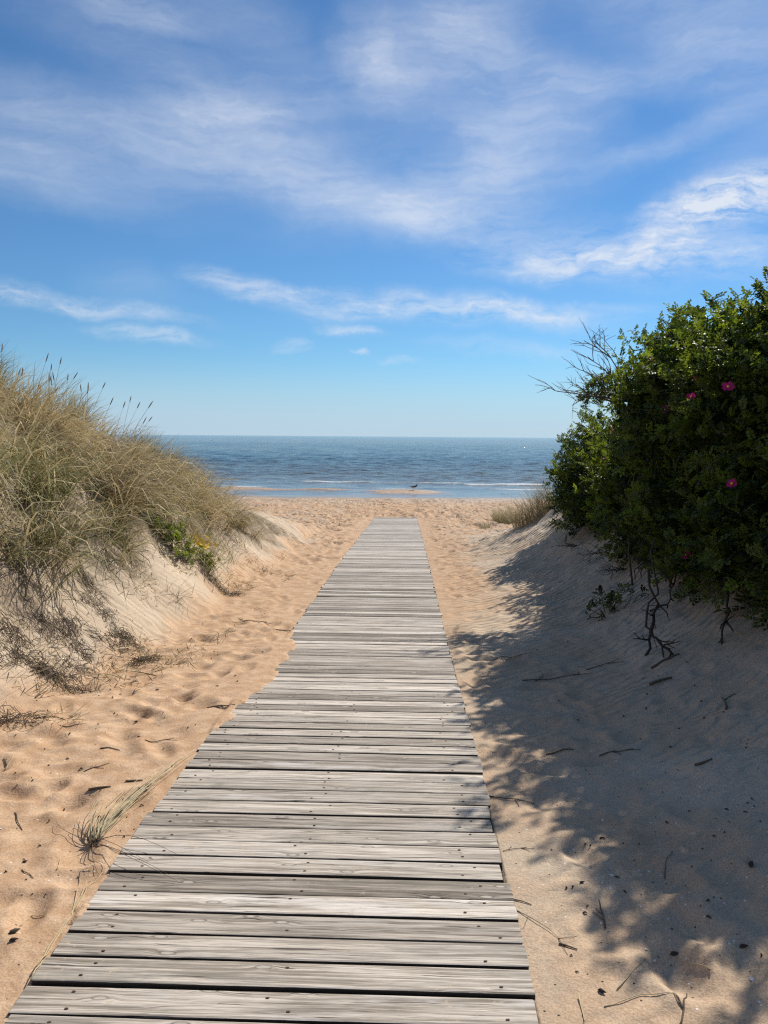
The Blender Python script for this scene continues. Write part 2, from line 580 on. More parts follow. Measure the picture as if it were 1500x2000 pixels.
# wind ripples (mostly on the shaded right hand slope) and grain relief
rp = t.mapping(pos, rot=(0, 0, R(-27)), scale=(1, 1, 1))
rw = t.vmath('ADD', rp, t.vmath('MULTIPLY', t.noise(pos, 1.7, 3.0, 0.55, 0, out=1), (0.35, 0.35, 0.0)))
wave = t.node('ShaderNodeTexWave', wave_type='BANDS', bands_direction='Y', wave_profile='SIN')
t.put(wave.inputs['Vector'], rw)
t.put(wave.inputs['Scale'], 3.1)
t.put(wave.inputs['Distortion'], 1.6)
t.put(wave.inputs['Detail'], 2.0)
t.put(wave.inputs['Detail Scale'], 1.3)
rip = t.math('MULTIPLY', wave.outputs['Fac'], t.math('MULTIPLY', t.attr('ripple'), t.ramp(t.noise(pos, 0.8, 2.0), 0.3, 0.6, 0.35, 1.0)))
b1 = t.bump(rip, 0.9, 0.022)
hgt = t.math('ADD', t.math('MULTIPLY', mid, 1.0), t.math('MULTIPLY', grain2, 0.16))
b2 = t.bump(hgt, t.math('SUBTRACT', 0.55, t.math('MULTIPLY', a_wet, 0.5)), 0.02, b1)
far = t.noise(pos, 3.6, 3.0, 0.55)
b3 = t.bump(t.math('MULTIPLY', t.ramp(far, 0.30, 0.52), t.attr('trod')), 0.8, 0.05, b2)
b4 = t.bump(grain, 0.35, 0.002, b3)
t.put(b.inputs['Normal'], b4)

trod = sstep(YY, 12, 20) * (1 - wet) * np.maximum(sstep(np.maximum(ul, ur), 0.05, 0.5), sstep(YY, 27.8, 28.1))
ripple = np.where(U > 0, sstep(ur, 0.02, 0.3) * (1 - beachm) * (0.55 + 0.45 * sstep(ur, 0.5, 1.5)), 0.25 * sstep(ul, 0.05, 0.5) * (1 - beachm) * (1 - thatch))
me = mesh_np('sand_ground', verts, quads, True, {
    'orange': orange.ravel(), 'wet': wet.ravel(), 'thatch': thatch.ravel(), 'trod': trod.ravel(), 'ripple': ripple.ravel()})
o = link('sand_ground', me, m_sand)
tag(o, 'sandy beach and dune ground with trodden footprints', None, kind='structure')

# ------------------------------------------------------------------ sea
sy = [43.0]
while sy[-1] < 60000:
    y0 = sy[-1]
    g = 0.0030 if y0 < 130 else (0.0045 if y0 < 450 else (0.03 if y0 < 3000 else 0.2))
    sy.append(y0 * (1 + g))
sy = np.array(sy)
ta = np.concatenate([np.tan(np.radians(np.linspace(-83, -36, 24))), np.linspace(-0.70, 0.70, 280), np.tan(np.radians(np.linspace(36, 83, 24)))])
TA, SY = np.meshgrid(ta, sy)
SX = TA * SY
SZ = np.zeros_like(SX)
step = np.gradient(sy)[:, None] + 0 * SX
stepx = np.abs(np.gradient(SX, axis=1))
amp_shore = sstep(SY, 49, 75) * 0.85 + 0.15
for k in range(46):
    lam = 0.7 * (7 / 0.7) ** random.random()
    th = random.gauss(0.25, 0.55)
    kx, ky = math.sin(th) * 2 * math.pi / lam, math.cos(th) * 2 * math.pi / lam
    keep = 1 - sstep(np.maximum(step * abs(math.cos(th)), stepx * abs(math.sin(th))), lam / 4.5, lam / 2.6)
    ph = random.uniform(0, 6.28)
    gate = np.clip(0.65 + 0.9 * vnoise(SX / (lam * 4) + k, SY / (lam * 2.5), k), 0, 1.3)
    arg = kx * SX + ky * SY + ph + 0.8 * vnoise(SX / 9.0, SY / 7.0, k + 60)
    s = np.sin(arg)
    SZ += 0.0075 * lam ** 0.45 * (s + 0.35 * s * np.abs(s)) * keep * gate * amp_shore
# small breakers that roll in over the shallows
foam = np.zeros_like(SX)
for k, (by, bh, bw, thr, x0, x1) in enumerate(((51.5, 0.012, 0.22, 0.18, -60, 60), (55.0, 0.04, 0.35, 0.16, -60, 60), (58.8, 0.13, 0.45, 0.06, 5.0, 13.0), (60.5, 0.07, 0.5, 0.22, -60, 60),
                                       (63.5, 0.10, 0.55, 0.22, 5, 24), (66.5, 0.06, 0.6, 0.34, -60, 60), (61.5, 0.08, 0.5, 0.24, -14, -8))):
    wob = 2.4 * fbm(SX / 16.0, SX * 0 + k * 3.1, 3, 70 + k)
    d = (SY - by - wob) / bw
    along = np.clip(0.5 + 1.5 * vnoise(SX / 5.0, SX * 0 + k, 90 + k), 0, 1.2) * sstep(SX, x0, x0 + 1.5) * (1 - sstep(SX, x1 - 1.5, x1))
    prof = np.where(d < 0, np.exp(-(d * 1.8) ** 2), np.exp(-(d * 0.7) ** 2))
    SZ += bh * prof * along
    fm = np.exp(-((d + 0.35) * 1.5) ** 2) * np.clip(along * 1.3 - thr * 2.4, 0, 1)
    foam = np.maximum(foam, fm)
swash = np.exp(-((SY - 49.3 - 1.0 * fbm(SX / 7.0, SX * 0, 3, 99)) / 0.35) ** 2) * 0.5
foam = np.maximum(foam, swash * np.clip(0.4 + 1.5 * vnoise(SX / 3.0, SX * 0 + 5, 98), 0, 1))
sv = np.stack([SX, SY, SZ], -1).reshape(-1, 3)
a_, b_ = SX.shape
si = np.arange(a_ * b_).reshape(a_, b_)
sq = np.stack([si[:-1, :-1], si[:-1, 1:], si[1:, 1:], si[1:, :-1]], -1).reshape(-1, 4)
m_sea, t, b = material('sea_water')
gp = t.node('ShaderNodeNewGeometry').outputs['Position']
sp = t.node('ShaderNodeSeparateXYZ')
t.put(sp.inputs[0], gp)
deep = t.ramp(sp.outputs[1], 47, 130)
pat = t.noise(t.mapping(gp, scale=(0.012, 0.045, 1)), 1.0, 4.0, 0.6)
wc = t.mix(deep, (0.150, 0.150, 0.120), (0.040, 0.070, 0.070))
wc = t.mix(t.math('MULTIPLY', t.ramp(pat, 0.45, 0.65), 0.5), wc, (0.050, 0.085, 0.085))
foamn = t.noise(gp, 3.5, 5.0, 0.7)
ff = t.math('MULTIPLY', t.ramp(t.math('MULTIPLY', t.attr('foam'), t.math('ADD', 0.35, foamn)), 0.35, 0.75), 0.75)
t.put(b.inputs['Base Color'], t.mix(ff, wc, (0.78, 0.79, 0.77)))
t.put(b.inputs['Roughness'], t.math('ADD', 0.10, t.math('MULTIPLY', ff, 0.6)))
t.put(b.inputs['IOR'], 1.333)
w1 = t.noise(t.mapping(gp, scale=(0.65, 1.5, 1)), 1.0, 4.0, 0.6)
w2 = t.noise(t.mapping(gp, rot=(0, 0, 0.35), scale=(0.10, 0.30, 1)), 1.0, 5.0, 0.62)
w3 = t.noise(t.mapping(gp, rot=(0, 0, -0.2), scale=(2.2, 5.0, 1)), 1.0, 3.0, 0.6)
bs = t.ramp(sp.outputs[1], 48, 75, 0.25, 1.0)
nb = t.bump(w2, t.math('MULTIPLY', t.ramp(sp.outputs[1], 60, 200), 0.7), 0.55)
nb = t.bump(w1, t.math('MULTIPLY', bs, 0.8), 0.34, nb)
nb = t.bump(w3, t.math('MULTIPLY', bs, 0.5), 0.06, nb)
t.put(b.inputs['Normal'], nb)
o = link('sea', mesh_np('sea', sv, sq, True, {'foam': foam.ravel()}), m_sea)
tag(o, 'blue rippled sea reaching the horizon beyond the beach', None, kind='structure')

# ------------------------------------------------------------------ boardwalk
m_wood, t, b = material('weathered_wood')
oi = t.node('ShaderNodeObjectInfo')
oc = t.node('ShaderNodeTexCoord').outputs['Object']
off = t.node('ShaderNodeCombineXYZ')
t.put(off.inputs[0], t.math('MULTIPLY', oi.outputs['Random'], 37.0))
t.put(off.inputs[1], t.math('MULTIPLY', oi.outputs['Random'], 11.0))
t.put(off.inputs[2], t.math('MULTIPLY', oi.outputs['Random'], 5.0))
oc2 = t.vmath('ADD', oc, off.outputs[0])
# knots: sparse cells that push the grain aside
kv = t.node('ShaderNodeTexVoronoi', feature='F1', voronoi_dimensions='2D')
t.put(kv.inputs['Vector'], t.mapping(t.vmath('ADD', oc2, t.vmath('MULTIPLY', t.noise(oc2, 40.0, 2.0, 0.5, 0, out=1), (0.02, 0.006, 0))), scale=(3.4, 10.0, 0.4)))
t.put(kv.inputs['Scale'], 1.0)
t.put(kv.inputs['Randomness'], 1.0)
kd = kv.outputs['Distance']
ks = t.node('ShaderNodeSeparateColor')
t.put(ks.inputs[0], kv.outputs['Color'])
has = t.math('GREATER_THAN', ks.outputs[0], 0.55)
swirl = t.math('MULTIPLY', t.ramp(kd, 0.30, 0.04), has)
wob = t.vmath('MULTIPLY', t.vmath('SUBTRACT', t.noise(t.mapping(oc2, scale=(1.0, 3.0, 1.0)), 2.6, 3.0, 0.55, 0, out=1), (0.5, 0.5, 0.5)), (0, 0.020, 0))
gw = t.node('ShaderNodeCombineXYZ')
t.put(gw.inputs[1], t.math('MULTIPLY', swirl, 0.011))
ocw = t.vmath('ADD', t.vmath('ADD', oc2, wob), gw.outputs[0])
g1 = t.noise(t.mapping(ocw, scale=(1.8, 62.0, 12.0)), 1.0, 5.0, 0.66)
g2 = t.noise(t.mapping(ocw, (3, 7, 1), scale=(3.5, 240.0, 30.0)), 1.0, 4.0, 0.7)
g3 = t.noise(t.mapping(ocw, (1, 2, 5), scale=(14.0, 420.0, 40.0)), 1.0, 2.0, 0.6)
blot = t.noise(t.mapping(oc2, scale=(2.4, 11.0, 4)), 1.0, 5.0, 0.65)
tone = t.node('ShaderNodeSeparateColor')
t.put(tone.inputs[0], oi.outputs['Color'])
light = t.mix(tone.outputs[0], (0.34, 0.275, 0.205), (0.88, 0.765, 0.63))
dark = t.mix(tone.outputs[0], (0.085, 0.066, 0.045), (0.32, 0.26, 0.195))
c = t.mix(t.ramp(g1, 0.34, 0.62), dark, light)
c = t.mix(t.math('MULTIPLY', t.ramp(g2, 0.52, 0.38), 0.8), c, dark)
c = t.mix(t.math('MULTIPLY', t.ramp(g3, 0.62, 0.80), 0.35), c, (0.76, 0.71, 0.64))
c = t.mix(t.math('MULTIPLY', t.ramp(blot, 0.50, 0.70), 0.65), c, t.mix(tone.outputs[1], (0.20, 0.175, 0.125), (0.68, 0.63, 0.57)))
crk1 = t.ramp(t.noise(t.mapping(ocw, (9, 4, 2), scale=(2.4, 95.0, 8.0)), 1.0, 2.0, 0.5), 0.335, 0.295)
crk2 = t.ramp(t.noise(t.mapping(ocw, (2, 9, 4), scale=(6.0, 190.0, 8.0)), 1.0, 2.0, 0.5), 0.315, 0.27)
crack = t.math('MAXIMUM', crk1, crk2)
c = t.mix(t.math('MULTIPLY', crack, 0.85), c, (0.030, 0.022, 0.016))
ring = t.math('MULTIPLY', t.ramp(kd, 0.115, 0.080), has)
core = t.math('MULTIPLY', t.ramp(t.math('ADD', kd, t.math('MULTIPLY', t.math('SUBTRACT', g1, 0.5), 0.10)), 0.085, 0.045), has)
c = t.mix(t.math('MULTIPLY', ring, 0.6), c, (0.10, 0.072, 0.048))
c = t.mix(t.math('MULTIPLY', core, 0.8), c, (0.56, 0.49, 0.40))
# traces of green algae, sand dust and foot wear along the middle of the walk
dustn = t.noise(gp if False else t.node('ShaderNodeNewGeometry').outputs['Position'], 3.3, 4.0, 0.65)
c = t.mix(t.ramp(dustn, 0.58, 0.78, 0.0, 0.30), c, (0.50, 0.41, 0.31))
sandn = t.noise(t.node('ShaderNodeNewGeometry').outputs['Position'], 38.0, 4.0, 0.7)
c = t.mix(t.math('MULTIPLY', t.ramp(sandn, 0.57, 0.68), t.ramp(dustn, 0.46, 0.64)), c, (0.54, 0.43, 0.30))
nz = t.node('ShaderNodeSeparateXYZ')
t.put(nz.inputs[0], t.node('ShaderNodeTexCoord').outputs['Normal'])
alg = t.noise(t.mapping(oc2, scale=(4, 10, 5)), 1.3, 3.0, 0.6)
c = t.mix(t.math('MULTIPLY', t.ramp(alg, 0.60, 0.75), t.math('MULTIPLY', tone.outputs[2], 0.6)), c, (0.17, 0.17, 0.10))
c = t.mix(t.ramp(nz.outputs[2], 0.75, 0.45), c, (0.055, 0.042, 0.030))   # sides painted dark, standing in for shade in the gaps
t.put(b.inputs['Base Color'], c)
t.put(b.inputs['Roughness'], t.ramp(g1, 0.3, 0.7, 0.75, 0.55))
t.put(b.inputs['Specular IOR Level'], 0.25)
hh = t.math('ADD', t.math('ADD', g1, t.math('MULTIPLY', g2, 0.7)), t.math('MULTIPLY', crack, -1.5))
t.put(b.inputs['Normal'], t.bump(hh, 0.6, 0.004))

m_joist, t, b = material('dark_joist_wood')
t.put(b.inputs['Base Color'], t.mix(t.noise(None, 9.0, 4.0), (0.05, 0.04, 0.03), (0.12, 0.10, 0.075)))
t.put(b.inputs['Roughness'], 0.9)
m_nail, t, b = material('rusty_nail')
t.put(b.inputs['Base Color'], t.mix(t.noise(None, 300.0, 3.0), (0.045, 0.026, 0.016), (0.13, 0.06, 0.03)))
t.put(b.inputs['Roughness'], 0.8)
t.put(b.inputs['Metallic'], 0.3)

PITCH_P, PW, PT = 0.1226, 0.1160, 0.028
walk = link('boardwalk', None)
tag(walk, 'weathered grey plank boardwalk running between the dunes towards the sea', 'boardwalk')
walk.location = (float(centre_x(0.9)), 0.9, float(path_z(0.9)) - 0.15)
BW_INV = Matrix.Translation(-Vector(walk.location))


def plank_mesh(seed):
    rr = random.Random(seed)
    hw = PW / 2 - rr.uniform(0, 0.003)
    prof = [(-hw, -PT), (-hw, -0.005), (-hw + 0.0014, -0.0018), (-hw + 0.006, 0.0), (0, 0.0012), (hw - 0.006, 0.0), (hw - 0.0014, -0.0018), (hw, -0.005), (hw, -PT)]
    segs = 7
    l0, l1 = -HALF - rr.uniform(-0.006, 0.010), HALF + rr.uniform(-0.008, 0.010)
    bow = rr.uniform(-0.003, 0.003)
    cup = rr.uniform(-0.0012, 0.0018)
    tw = rr.uniform(-0.012, 0.012)
    vs, fs = [], []
    n = len(prof)
    for i in range(segs + 1):
        s = i / segs
        x = l0 + (l1 - l0) * s
        for (py, pz) in prof:
            wob = rr.uniform(-0.0006, 0.0006)
            ex = rr.uniform(-0.003, 0.003) if i in (0, segs) else 0
            vs.append((x + ex, py + bow * (1 - (2 * s - 1) ** 2) + wob, pz + cup * (py / hw) ** 2 + tw * (s - 0.5) * py + wob * 0.5))
    for i in range(segs):
        for k in range(n):
            q = (k + 1) % n
            fs.append((i * n + k, (i + 1) * n + k, (i + 1) * n + q, i * n + q))
    fs.append(tuple(range(n)))
    fs.append(tuple(segs * n + k for k in range(n - 1, -1, -1)))
    me = bpy.data.meshes.new('plank')
    me.from_pydata(vs, [], fs)
    me.update()
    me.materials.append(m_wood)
    return me


plank_meshes = [plank_mesh(100 + i) for i in range(12)]
nb_ = MB()
nb_.add([(0.0062 * math.cos(a), 0.0033 * math.sin(a), z) for z in (0.0, 0.0012) for a in [k * math.pi / 3 for k in range(6)]],
        [tuple(6 + k for k in range(6))] + [(k, (k + 1) % 6, 6 + (k + 1) % 6, 6 + k) for k in range(6)])
nail_mesh = nb_.mesh('nail', False)
nail_mesh.materials.append(m_nail)
# tone of the planks nearest the eye, from the foot of the picture upwards
NEAR_TONES = [0.6, 0.62, 0.74, 0.60, 0.42, 0.95, 0.22, 0.72, 0.80, 0.66, 0.30, 0.74, 0.50, 0.62, 0.85, 0.35, 0.40, 0.8, 0.3, 0.7, 0.4, 0.75]
n_planks = int((27.72 - 0.92) / PITCH_P)
first_visible = 1.90
for i in range(n_planks):
    y = 0.962 + i * PITCH_P + random.uniform(-0.002, 0.002)
    x = float(centre_x(y))
    z = float(path_z(y))
    sl = float(path_z(y + 0.1) - path_z(y - 0.1)) / 0.2
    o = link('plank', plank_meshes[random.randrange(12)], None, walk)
    M = Matrix.Translation((x + random.gauss(0, 0.006), y, z + random.gauss(0, 0.0016))) @ Matrix.Rotation(-math.atan(0.0288) + random.gauss(0, 0.0022), 4, 'Z') @ Matrix.Rotation(math.atan(sl) + random.gauss(0, 0.010), 4, 'X')
    if random.random() < 0.5:
        M = M @ Matrix.Rotation(math.pi, 4, 'Z')
    o.matrix_basis = BW_INV @ M
    k = int(round((y - first_visible) / PITCH_P))
    tn = NEAR_TONES[k] if 0 <= k < len(NEAR_TONES) else min(1, max(0.05, random.gauss(0.58, 0.33)))
    o.color = (tn, random.random(), random.random(), 1)
    if 1.8 < y < 5.2:
        for jx in (-0.63, -0.02, 0.60):
            for sy_ in (-0.030, 0.030):
                if random.random() < 0.8:
                    nl = link('nail', nail_mesh, None, o)
                    nl.location = (jx + random.uniform(-0.05, 0.05), sy_ + random.uniform(-0.008, 0.008), 0.0012)
for jx in (-0.62, 0.0, 0.62):
    mb = MB()
    ys = np.linspace(0.92, 27.6, 60)
    vs, fs = [], []
    for yv in ys:
        xx, zz = float(centre_x(yv)) + jx, float(path_z(yv)) - PT - 0.003
        for dx, dz in ((-0.022, -0.13), (0.022, -0.13), (0.022, 0), (-0.022, 0)):
            vs.append(BW_INV @ Vector((xx + dx, yv, zz + dz)))
    for i in range(len(ys) - 1):
        for k in range(4):
            fs.append((i * 4 + k, i * 4 + (k + 1) % 4, i * 4 + 4 + (k + 1) % 4, i * 4 + 4 + k))
    mb.add(vs, fs)
    link('joist', mb.mesh('joist', False), m_joist, walk)

# ------------------------------------------------------------------ grass
m_grass, t, b = material('dune_grass')
a_g, a_t = t.attr('green'), t.attr('tone')
straw = t.mix(a_t, (0.22, 0.155, 0.075), (0.80, 0.65, 0.38))
green = t.mix(a_t, (0.075, 0.088, 0.028), (0.30, 0.30, 0.11))
gc = t.mix(a_g, straw, green)
t.put(b.inputs['Base Color'], gc)
t.put(b.inputs['Roughness'], 0.55)
t.put(b.inputs['Specular IOR Level'], 0.25)
tr = t.node('ShaderNodeBsdfTranslucent')
t.put(tr.inputs[0], gc)
ms = t.node('ShaderNodeMixShader')
ms.inputs[0].default_value = 0.28
t.l.new(b.outputs[0], ms.inputs[1])
t.l.new(tr.outputs[0], ms.inputs[2])
t.l.new(ms.outputs[0], t.n['Material Output'].inputs[0])


def blades(base, az_, lean, bend, length, width, tone_, green_, segs=4):
    """ribbons that start at base, lean and droop towards az_"""
    n = len(base)
    pts = [base]
    th = lean.copy()
    for k in range(segs):
        d = np.stack([np.sin(th) * np.cos(az_), np.sin(th) * np.sin(az_), np.cos(th)], -1)
        pts.append(pts[-1] + d * (length / segs)[:, None])
        th = th + bend / segs * (0.5 + k * 0.4)
    sa = az_ + np.pi / 2 + rng.normal(0, 0.7, n)
    side = np.stack([np.cos(sa), np.sin(sa), 0.3 * rng.normal(0, 1, n)], -1)
    wid = [0.75, 1.0, 0.85, 0.55, 0.3]
    V = []
    for k in range(segs):
        V.append(pts[k] - side * (width * wid[k] / 2)[:, None])
        V.append(pts[k] + side * (width * wid[k] / 2)[:, None])
    V.append(pts[segs])
    m = 2 * segs + 1
    V = np.stack(V, 1).reshape(-1, 3)
    T = []
    for k in range(segs - 1):
        T += [(2 * k, 2 * k + 1, 2 * k + 3), (2 * k, 2 * k + 3, 2 * k + 2)]
    T.append((2 * segs - 2, 2 * segs - 1, 2 * segs))
    T = np.array(T)
    F = (np.arange(n) * m)[:, None, None] + T[None]
    return V, F.reshape(-1, 3), np.repeat(tone_, m), np.repeat(green_, m)


def grass_mesh(name, parts):
    V, F, A, G = [], [], [], []
    o_ = 0
    for v, f_, a, g in parts:
        V.append(v)
        F.append(f_ + o_)
        A.append(a)
        G.append(g)
        o_ += len(v)
    return mesh_np(name, np.concatenate(V), np.concatenate(F), True, {'tone': np.concatenate(A), 'green': np.concatenate(G)})


def slope_dir(x, y):
    e = 0.25
    gx = (ground(x + e, y) - ground(x - e, y)) / (2 * e)
    gy = (ground(x, y + e) - ground(x, y - e)) / (2 * e)
    return -gx, -gy


def left_q(x, y):
    u = -(x - centre_x(y)) - HALF
    return (u - 1.05) / np.maximum(np.interp(y, *LEFT_H) / 0.56, 0.8), u


parts = []
NT_ = 5600
ty = 3.0 + 16.5 * rng.random(NT_) ** 0.9
tx = centre_x(ty) - HALF - 1.1 - 6.8 * rng.random(NT_) ** 0.85
q, ul_ = left_q(tx, ty)
nn = fbm(tx * 1.1, ty * 1.1, 3, 51)
clump = fbm(tx * 2.2, ty * 2.2, 2, 57)
lowq = np.interp(ty, [3, 6, 8, 10, 12, 14, 16], [0.17, 0.16, 0.15, 0.16, 0.19, 0.30, 0.5])
keep = (q + 0.14 * nn + 0.10 * clump > lowq) & (q < 1.25) & (ty + 2 * nn < 13.4) & (ty + 1.2 * nn > 5.4) & (clump > -0.13)
keep &= rng.random(NT_) < np.clip((q + 0.14 * nn - lowq + 0.03) * 9, 0.15, 1)
tx, ty, q, nn, clump = tx[keep], ty[keep], q[keep], nn[keep], clump[keep]
nbl = rng.integers(20, 40, len(tx))
tid = np.repeat(np.arange(len(tx)), nbl)
n = len(tid)
bx = tx[tid] + rng.normal(0, 0.050, n)
by_ = ty[tid] + rng.normal(0, 0.050, n)
base = np.stack([bx, by_, ground(bx, by_) - 0.02], -1)
dx, dy = slope_dir(tx, ty)
steep = np.hypot(dx, dy)
tuft_az = np.arctan2(dy - 0.22, dx + 0.25) + rng.normal(0, 0.35, len(tx)) + 0.9 * fbm(tx * 0.9, ty * 0.9, 2, 77)
crest = sstep(q, 0.40, 0.8)
baz = tuft_az[tid] + rng.normal(0, 0.42, n)
wild = rng.random(n) < 0.12
baz = np.where(wild, rng.uniform(0, 6.28, n), baz)
tlean = rng.normal(0.55, 0.2, len(tx))
lean = np.clip((tlean[tid] + rng.normal(0, 0.22, n)) * (1 - 0.5 * crest[tid]) + 0.35 * np.clip(steep[tid], 0, 1) * (1 - crest[tid]), 0.02, 1.6)
bend = np.clip(rng.normal(1.9, 0.5, n) * (1 - 0.62 * crest[tid]), 0.1, 2.8)
tl = 0.74 * (0.65 + 0.6 * rng.random(len(tx))) * (1 - 0.50 * sstep(ty, 12, 16))
length = tl[tid] * rng.uniform(0.4, 1.15, n)
gz = np.clip(0.24 + 1.3 * fbm(tx * 0.8, ty * 0.8, 3, 61) + 0.22 * rng.normal(0, 1, len(tx)) + 0.10 * crest, 0, 1)
tn = np.clip(0.46 + 1.1 * fbm(tx * 1.7, ty * 1.7, 2, 67) + 0.24 * rng.normal(0, 1, len(tx)), 0.0, 1)
parts.append(blades(base, baz, lean, bend, length, rng.uniform(0.005, 0.012, n) * np.where(crest[tid] > 0.6, 0.8, 1.0),
                    np.clip(tn[tid] + rng.normal(0, 0.25, n), 0, 1), np.clip(gz[tid] + rng.normal(0, 0.18, n), 0, 1)))
print('blades', n, 'tufts', len(tx))
sel = rng.integers(0, len(tx), 4200)
n = len(sel)
bx, by_ = tx[sel] + rng.normal(0, 0.06, n), ty[sel] + rng.normal(0, 0.06, n)
parts.append(blades(np.stack([bx, by_, ground(bx, by_)], -1), tuft_az[sel] + rng.normal(0, 0.7, n), np.clip(rng.normal(0.6, 0.3, n) * (1 - 0.5 * crest[sel]), 0, 1.5),
                    np.clip(rng.normal(2.2, 0.6, n) * (1 - 0.5 * crest[sel]), 0.2, 3.2), rng.uniform(0.45, 0.95, n) * (1 - 0.45 * sstep(by_, 12, 15)), rng.uniform(0.010, 0.017, n),
                    np.clip(rng.normal(0.8, 0.2, n), 0, 1), np.clip(rng.normal(0.12, 0.2, n), 0, 1)))
o = link('dune_grass', grass_mesh('dune_grass', parts), m_grass)
tag(o, 'dense dry and green marram grass covering the sunlit left dune', 'grass', kind='stuff')


# loose broken stems that have slid down the bare slope
n = 10000
ly = 3.2 + 12.5 * rng.random(n) ** 1.1
lx = centre_x(ly) - HALF - 0.55 - np.abs(rng.normal(0.75, 0.65, n))
dens_ = fbm(lx * 1.6, ly * 1.6, 3, 131)
ok = (dens_ > -0.02 + 0.25 * (1 - sstep(-(lx - centre_x(ly)) - HALF, 0.7, 1.5)))
lx, ly = lx[ok], ly[ok]
n = len(lx)
laz = np.where(rng.random(n) < 0.5, 1.45, -1.7) + rng.normal(0, 0.75, n)
parts = [blades(np.stack([lx, ly, ground(lx, ly) + 0.012], -1), laz, np.clip(rng.normal(1.42, 0.16, n), 0.9, 1.6), rng.normal(0.2, 0.25, n), rng.uniform(0.04, 0.26, n),
                rng.uniform(0.0035, 0.009, n), np.clip(rng.normal(0.28, 0.3, n), 0, 1), np.clip(rng.normal(0.05, 0.08, n), 0, 1))]
o = link('dry_litter', grass_mesh('dry_litter', parts), m_grass)
tag(o, 'loose dry stems strewn over the pale sand below the left dune grass', 'plant litter', kind='stuff')


def tuft(name, px, py, label, count, length_, spread, lean_, bend_, green_, tone_, az0=None, azs=3.2, width_=0.0055, group=None, at=None):
    p = at if at is not None else spot(px, py)
    n = count
    a = rng.uniform(0, 2 * np.pi, n) if az0 is None else rng.normal(az0, azs, n)
    r = spread * np.sqrt(rng.random(n))
    aa = rng.uniform(0, 2 * np.pi, n)
    bx, by = p.x + r * np.cos(aa), p.y + r * np.sin(aa)
    base = np.stack([bx, by, ground(bx, by) - 0.015], -1) - np.array(p)
    me = grass_mesh(name, [blades(base, a, np.abs(rng.normal(lean_, 0.25, n)), rng.normal(bend_, 0.3, n), length_ * rng.uniform(0.5, 1.1, n),
                                  np.full(n, width_) * rng.uniform(0.7, 1.2, n), np.clip(rng.normal(tone_, 0.2, n), 0, 1), np.clip(rng.normal(green_, 0.2, n), 0, 1))])
    o = link(name, me, m_grass, None, p)
    tag(o, label, 'grass tuft', group)
    return o


LT = 'grass tufts apart from the dense grass'
tuft('grass_tuft', 440, 985, 'brown grass tuft at the far seaward tip of the left dune', 260, 0.50, 0.28, 0.5, 0.9, 0.25, 0.45, group=LT)
tuft('grass_tuft', 415, 1000, 'bright green low grass patch below the far tip of the left dune', 300, 0.34, 0.35, 0.6, 1.0, 0.95, 0.55, group=LT)
tuft('grass_tuft', 472, 1068, 'thin sparse grass tuft standing alone on pale sand beyond the yellow flowers', 34, 0.42, 0.10, 0.5, 0.6, 0.5, 0.35, group=LT)
tuft('grass_tuft', 430, 1075, 'loose green grass tuft just behind the yellow flowers', 110, 0.45, 0.22, 0.5, 1.0, 0.75, 0.45, group=LT)
tuft('grass_tuft', 400, 1118, 'few long green blades leaning right below the yellow flowers', 22, 0.55, 0.08, 0.75, 0.5, 0.85, 0.5, az0=0.4, azs=0.5, group=LT)
tuft('grass_tuft', 345, 1165, 'wispy half buried grass blades on the pale slope under the left dune', 26, 0.38, 0.12, 0.9, 0.8, 0.45, 0.4, az0=-0.5, azs=0.6, group=LT)
tuft('grass_tuft', 550, 1092, 'tiny dry grass sprig on the orange sand of the path', 12, 0.22, 0.04, 0.7, 0.4, 0.1, 0.35, group=LT)
tuft('grass_tuft', 990, 1022, 'pale yellow green grass tuft at the seaward foot of the rose bushes', 900, 0.66, 0.46, 0.40, 0.8, 0.50, 0.6, az0=2.7, azs=0.9, group=LT)
tuft('grass_tuft', 1045, 1010, 'brown dry grass clump tucked against the last rose bush', 900, 0.72, 0.42, 0.45, 0.9, 0.12, 0.30, az0=2.9, azs=0.9, group=LT)
tuft('grass_tuft', 948, 1032, 'dark low grass tuft at the tip of the right bank', 160, 0.32, 0.22, 0.5, 0.9, 0.35, 0.25, group=LT)

# ------------------------------------------------------------------ seed stalks above the left crest
m_stalk, t, b = material('seed_stalk')
t.put(b.inputs['Base Color'], t.mix(t.noise(None, 40.0), (0.20, 0.155, 0.08), (0.36, 0.29, 0.16)))
t.put(b.inputs['Roughness'], 0.7)
m_seed, t, b = material('seed_head')
t.put(b.inputs['Base Color'], t.mix(t.noise(None, 140.0), (0.16, 0.09, 0.06), (0.36, 0.24, 0.15)))
t.put(b.inputs['Roughness'], 0.9)


def seed_stalk(at, h, leanx, leany, label):
    root = link('seed_stalk', None, loc=at)
    tag(root, label, 'seed stalk', 'seed stalks over the left dune')
    pts = [Vector((leanx * s ** 1.7, leany * s ** 1.7, h * s - 0.03 * (s == 0))) for s in (0, 0.25, 0.5, 0.75, 1.0)]
    mb = MB()
    mb.tube(pts, [0.0035, 0.0030, 0.0026, 0.0022, 0.002], 4)
    link('stem', mb.mesh('stem'), m_stalk, root)
    d = (pts[-1] - pts[-2]).normalized()
    L = random.uniform(0.085, 0.14)
    mb = MB()
    mb.tube([pts[-1] - d * 0.01 + d * L * s for s in (0, 0.2, 0.5, 0.8, 1)], [0.003, 0.0065, 0.0075, 0.005, 0.001], 5)
    link('seed_head', mb.mesh('seed_head'), m_seed, root)


def silhouette(px, d):
    v = pixel_dir(px, 900)
    k = d / v.y
    x, y = v.x * k, d
    return Vector((x, y, float(ground(x, y))))


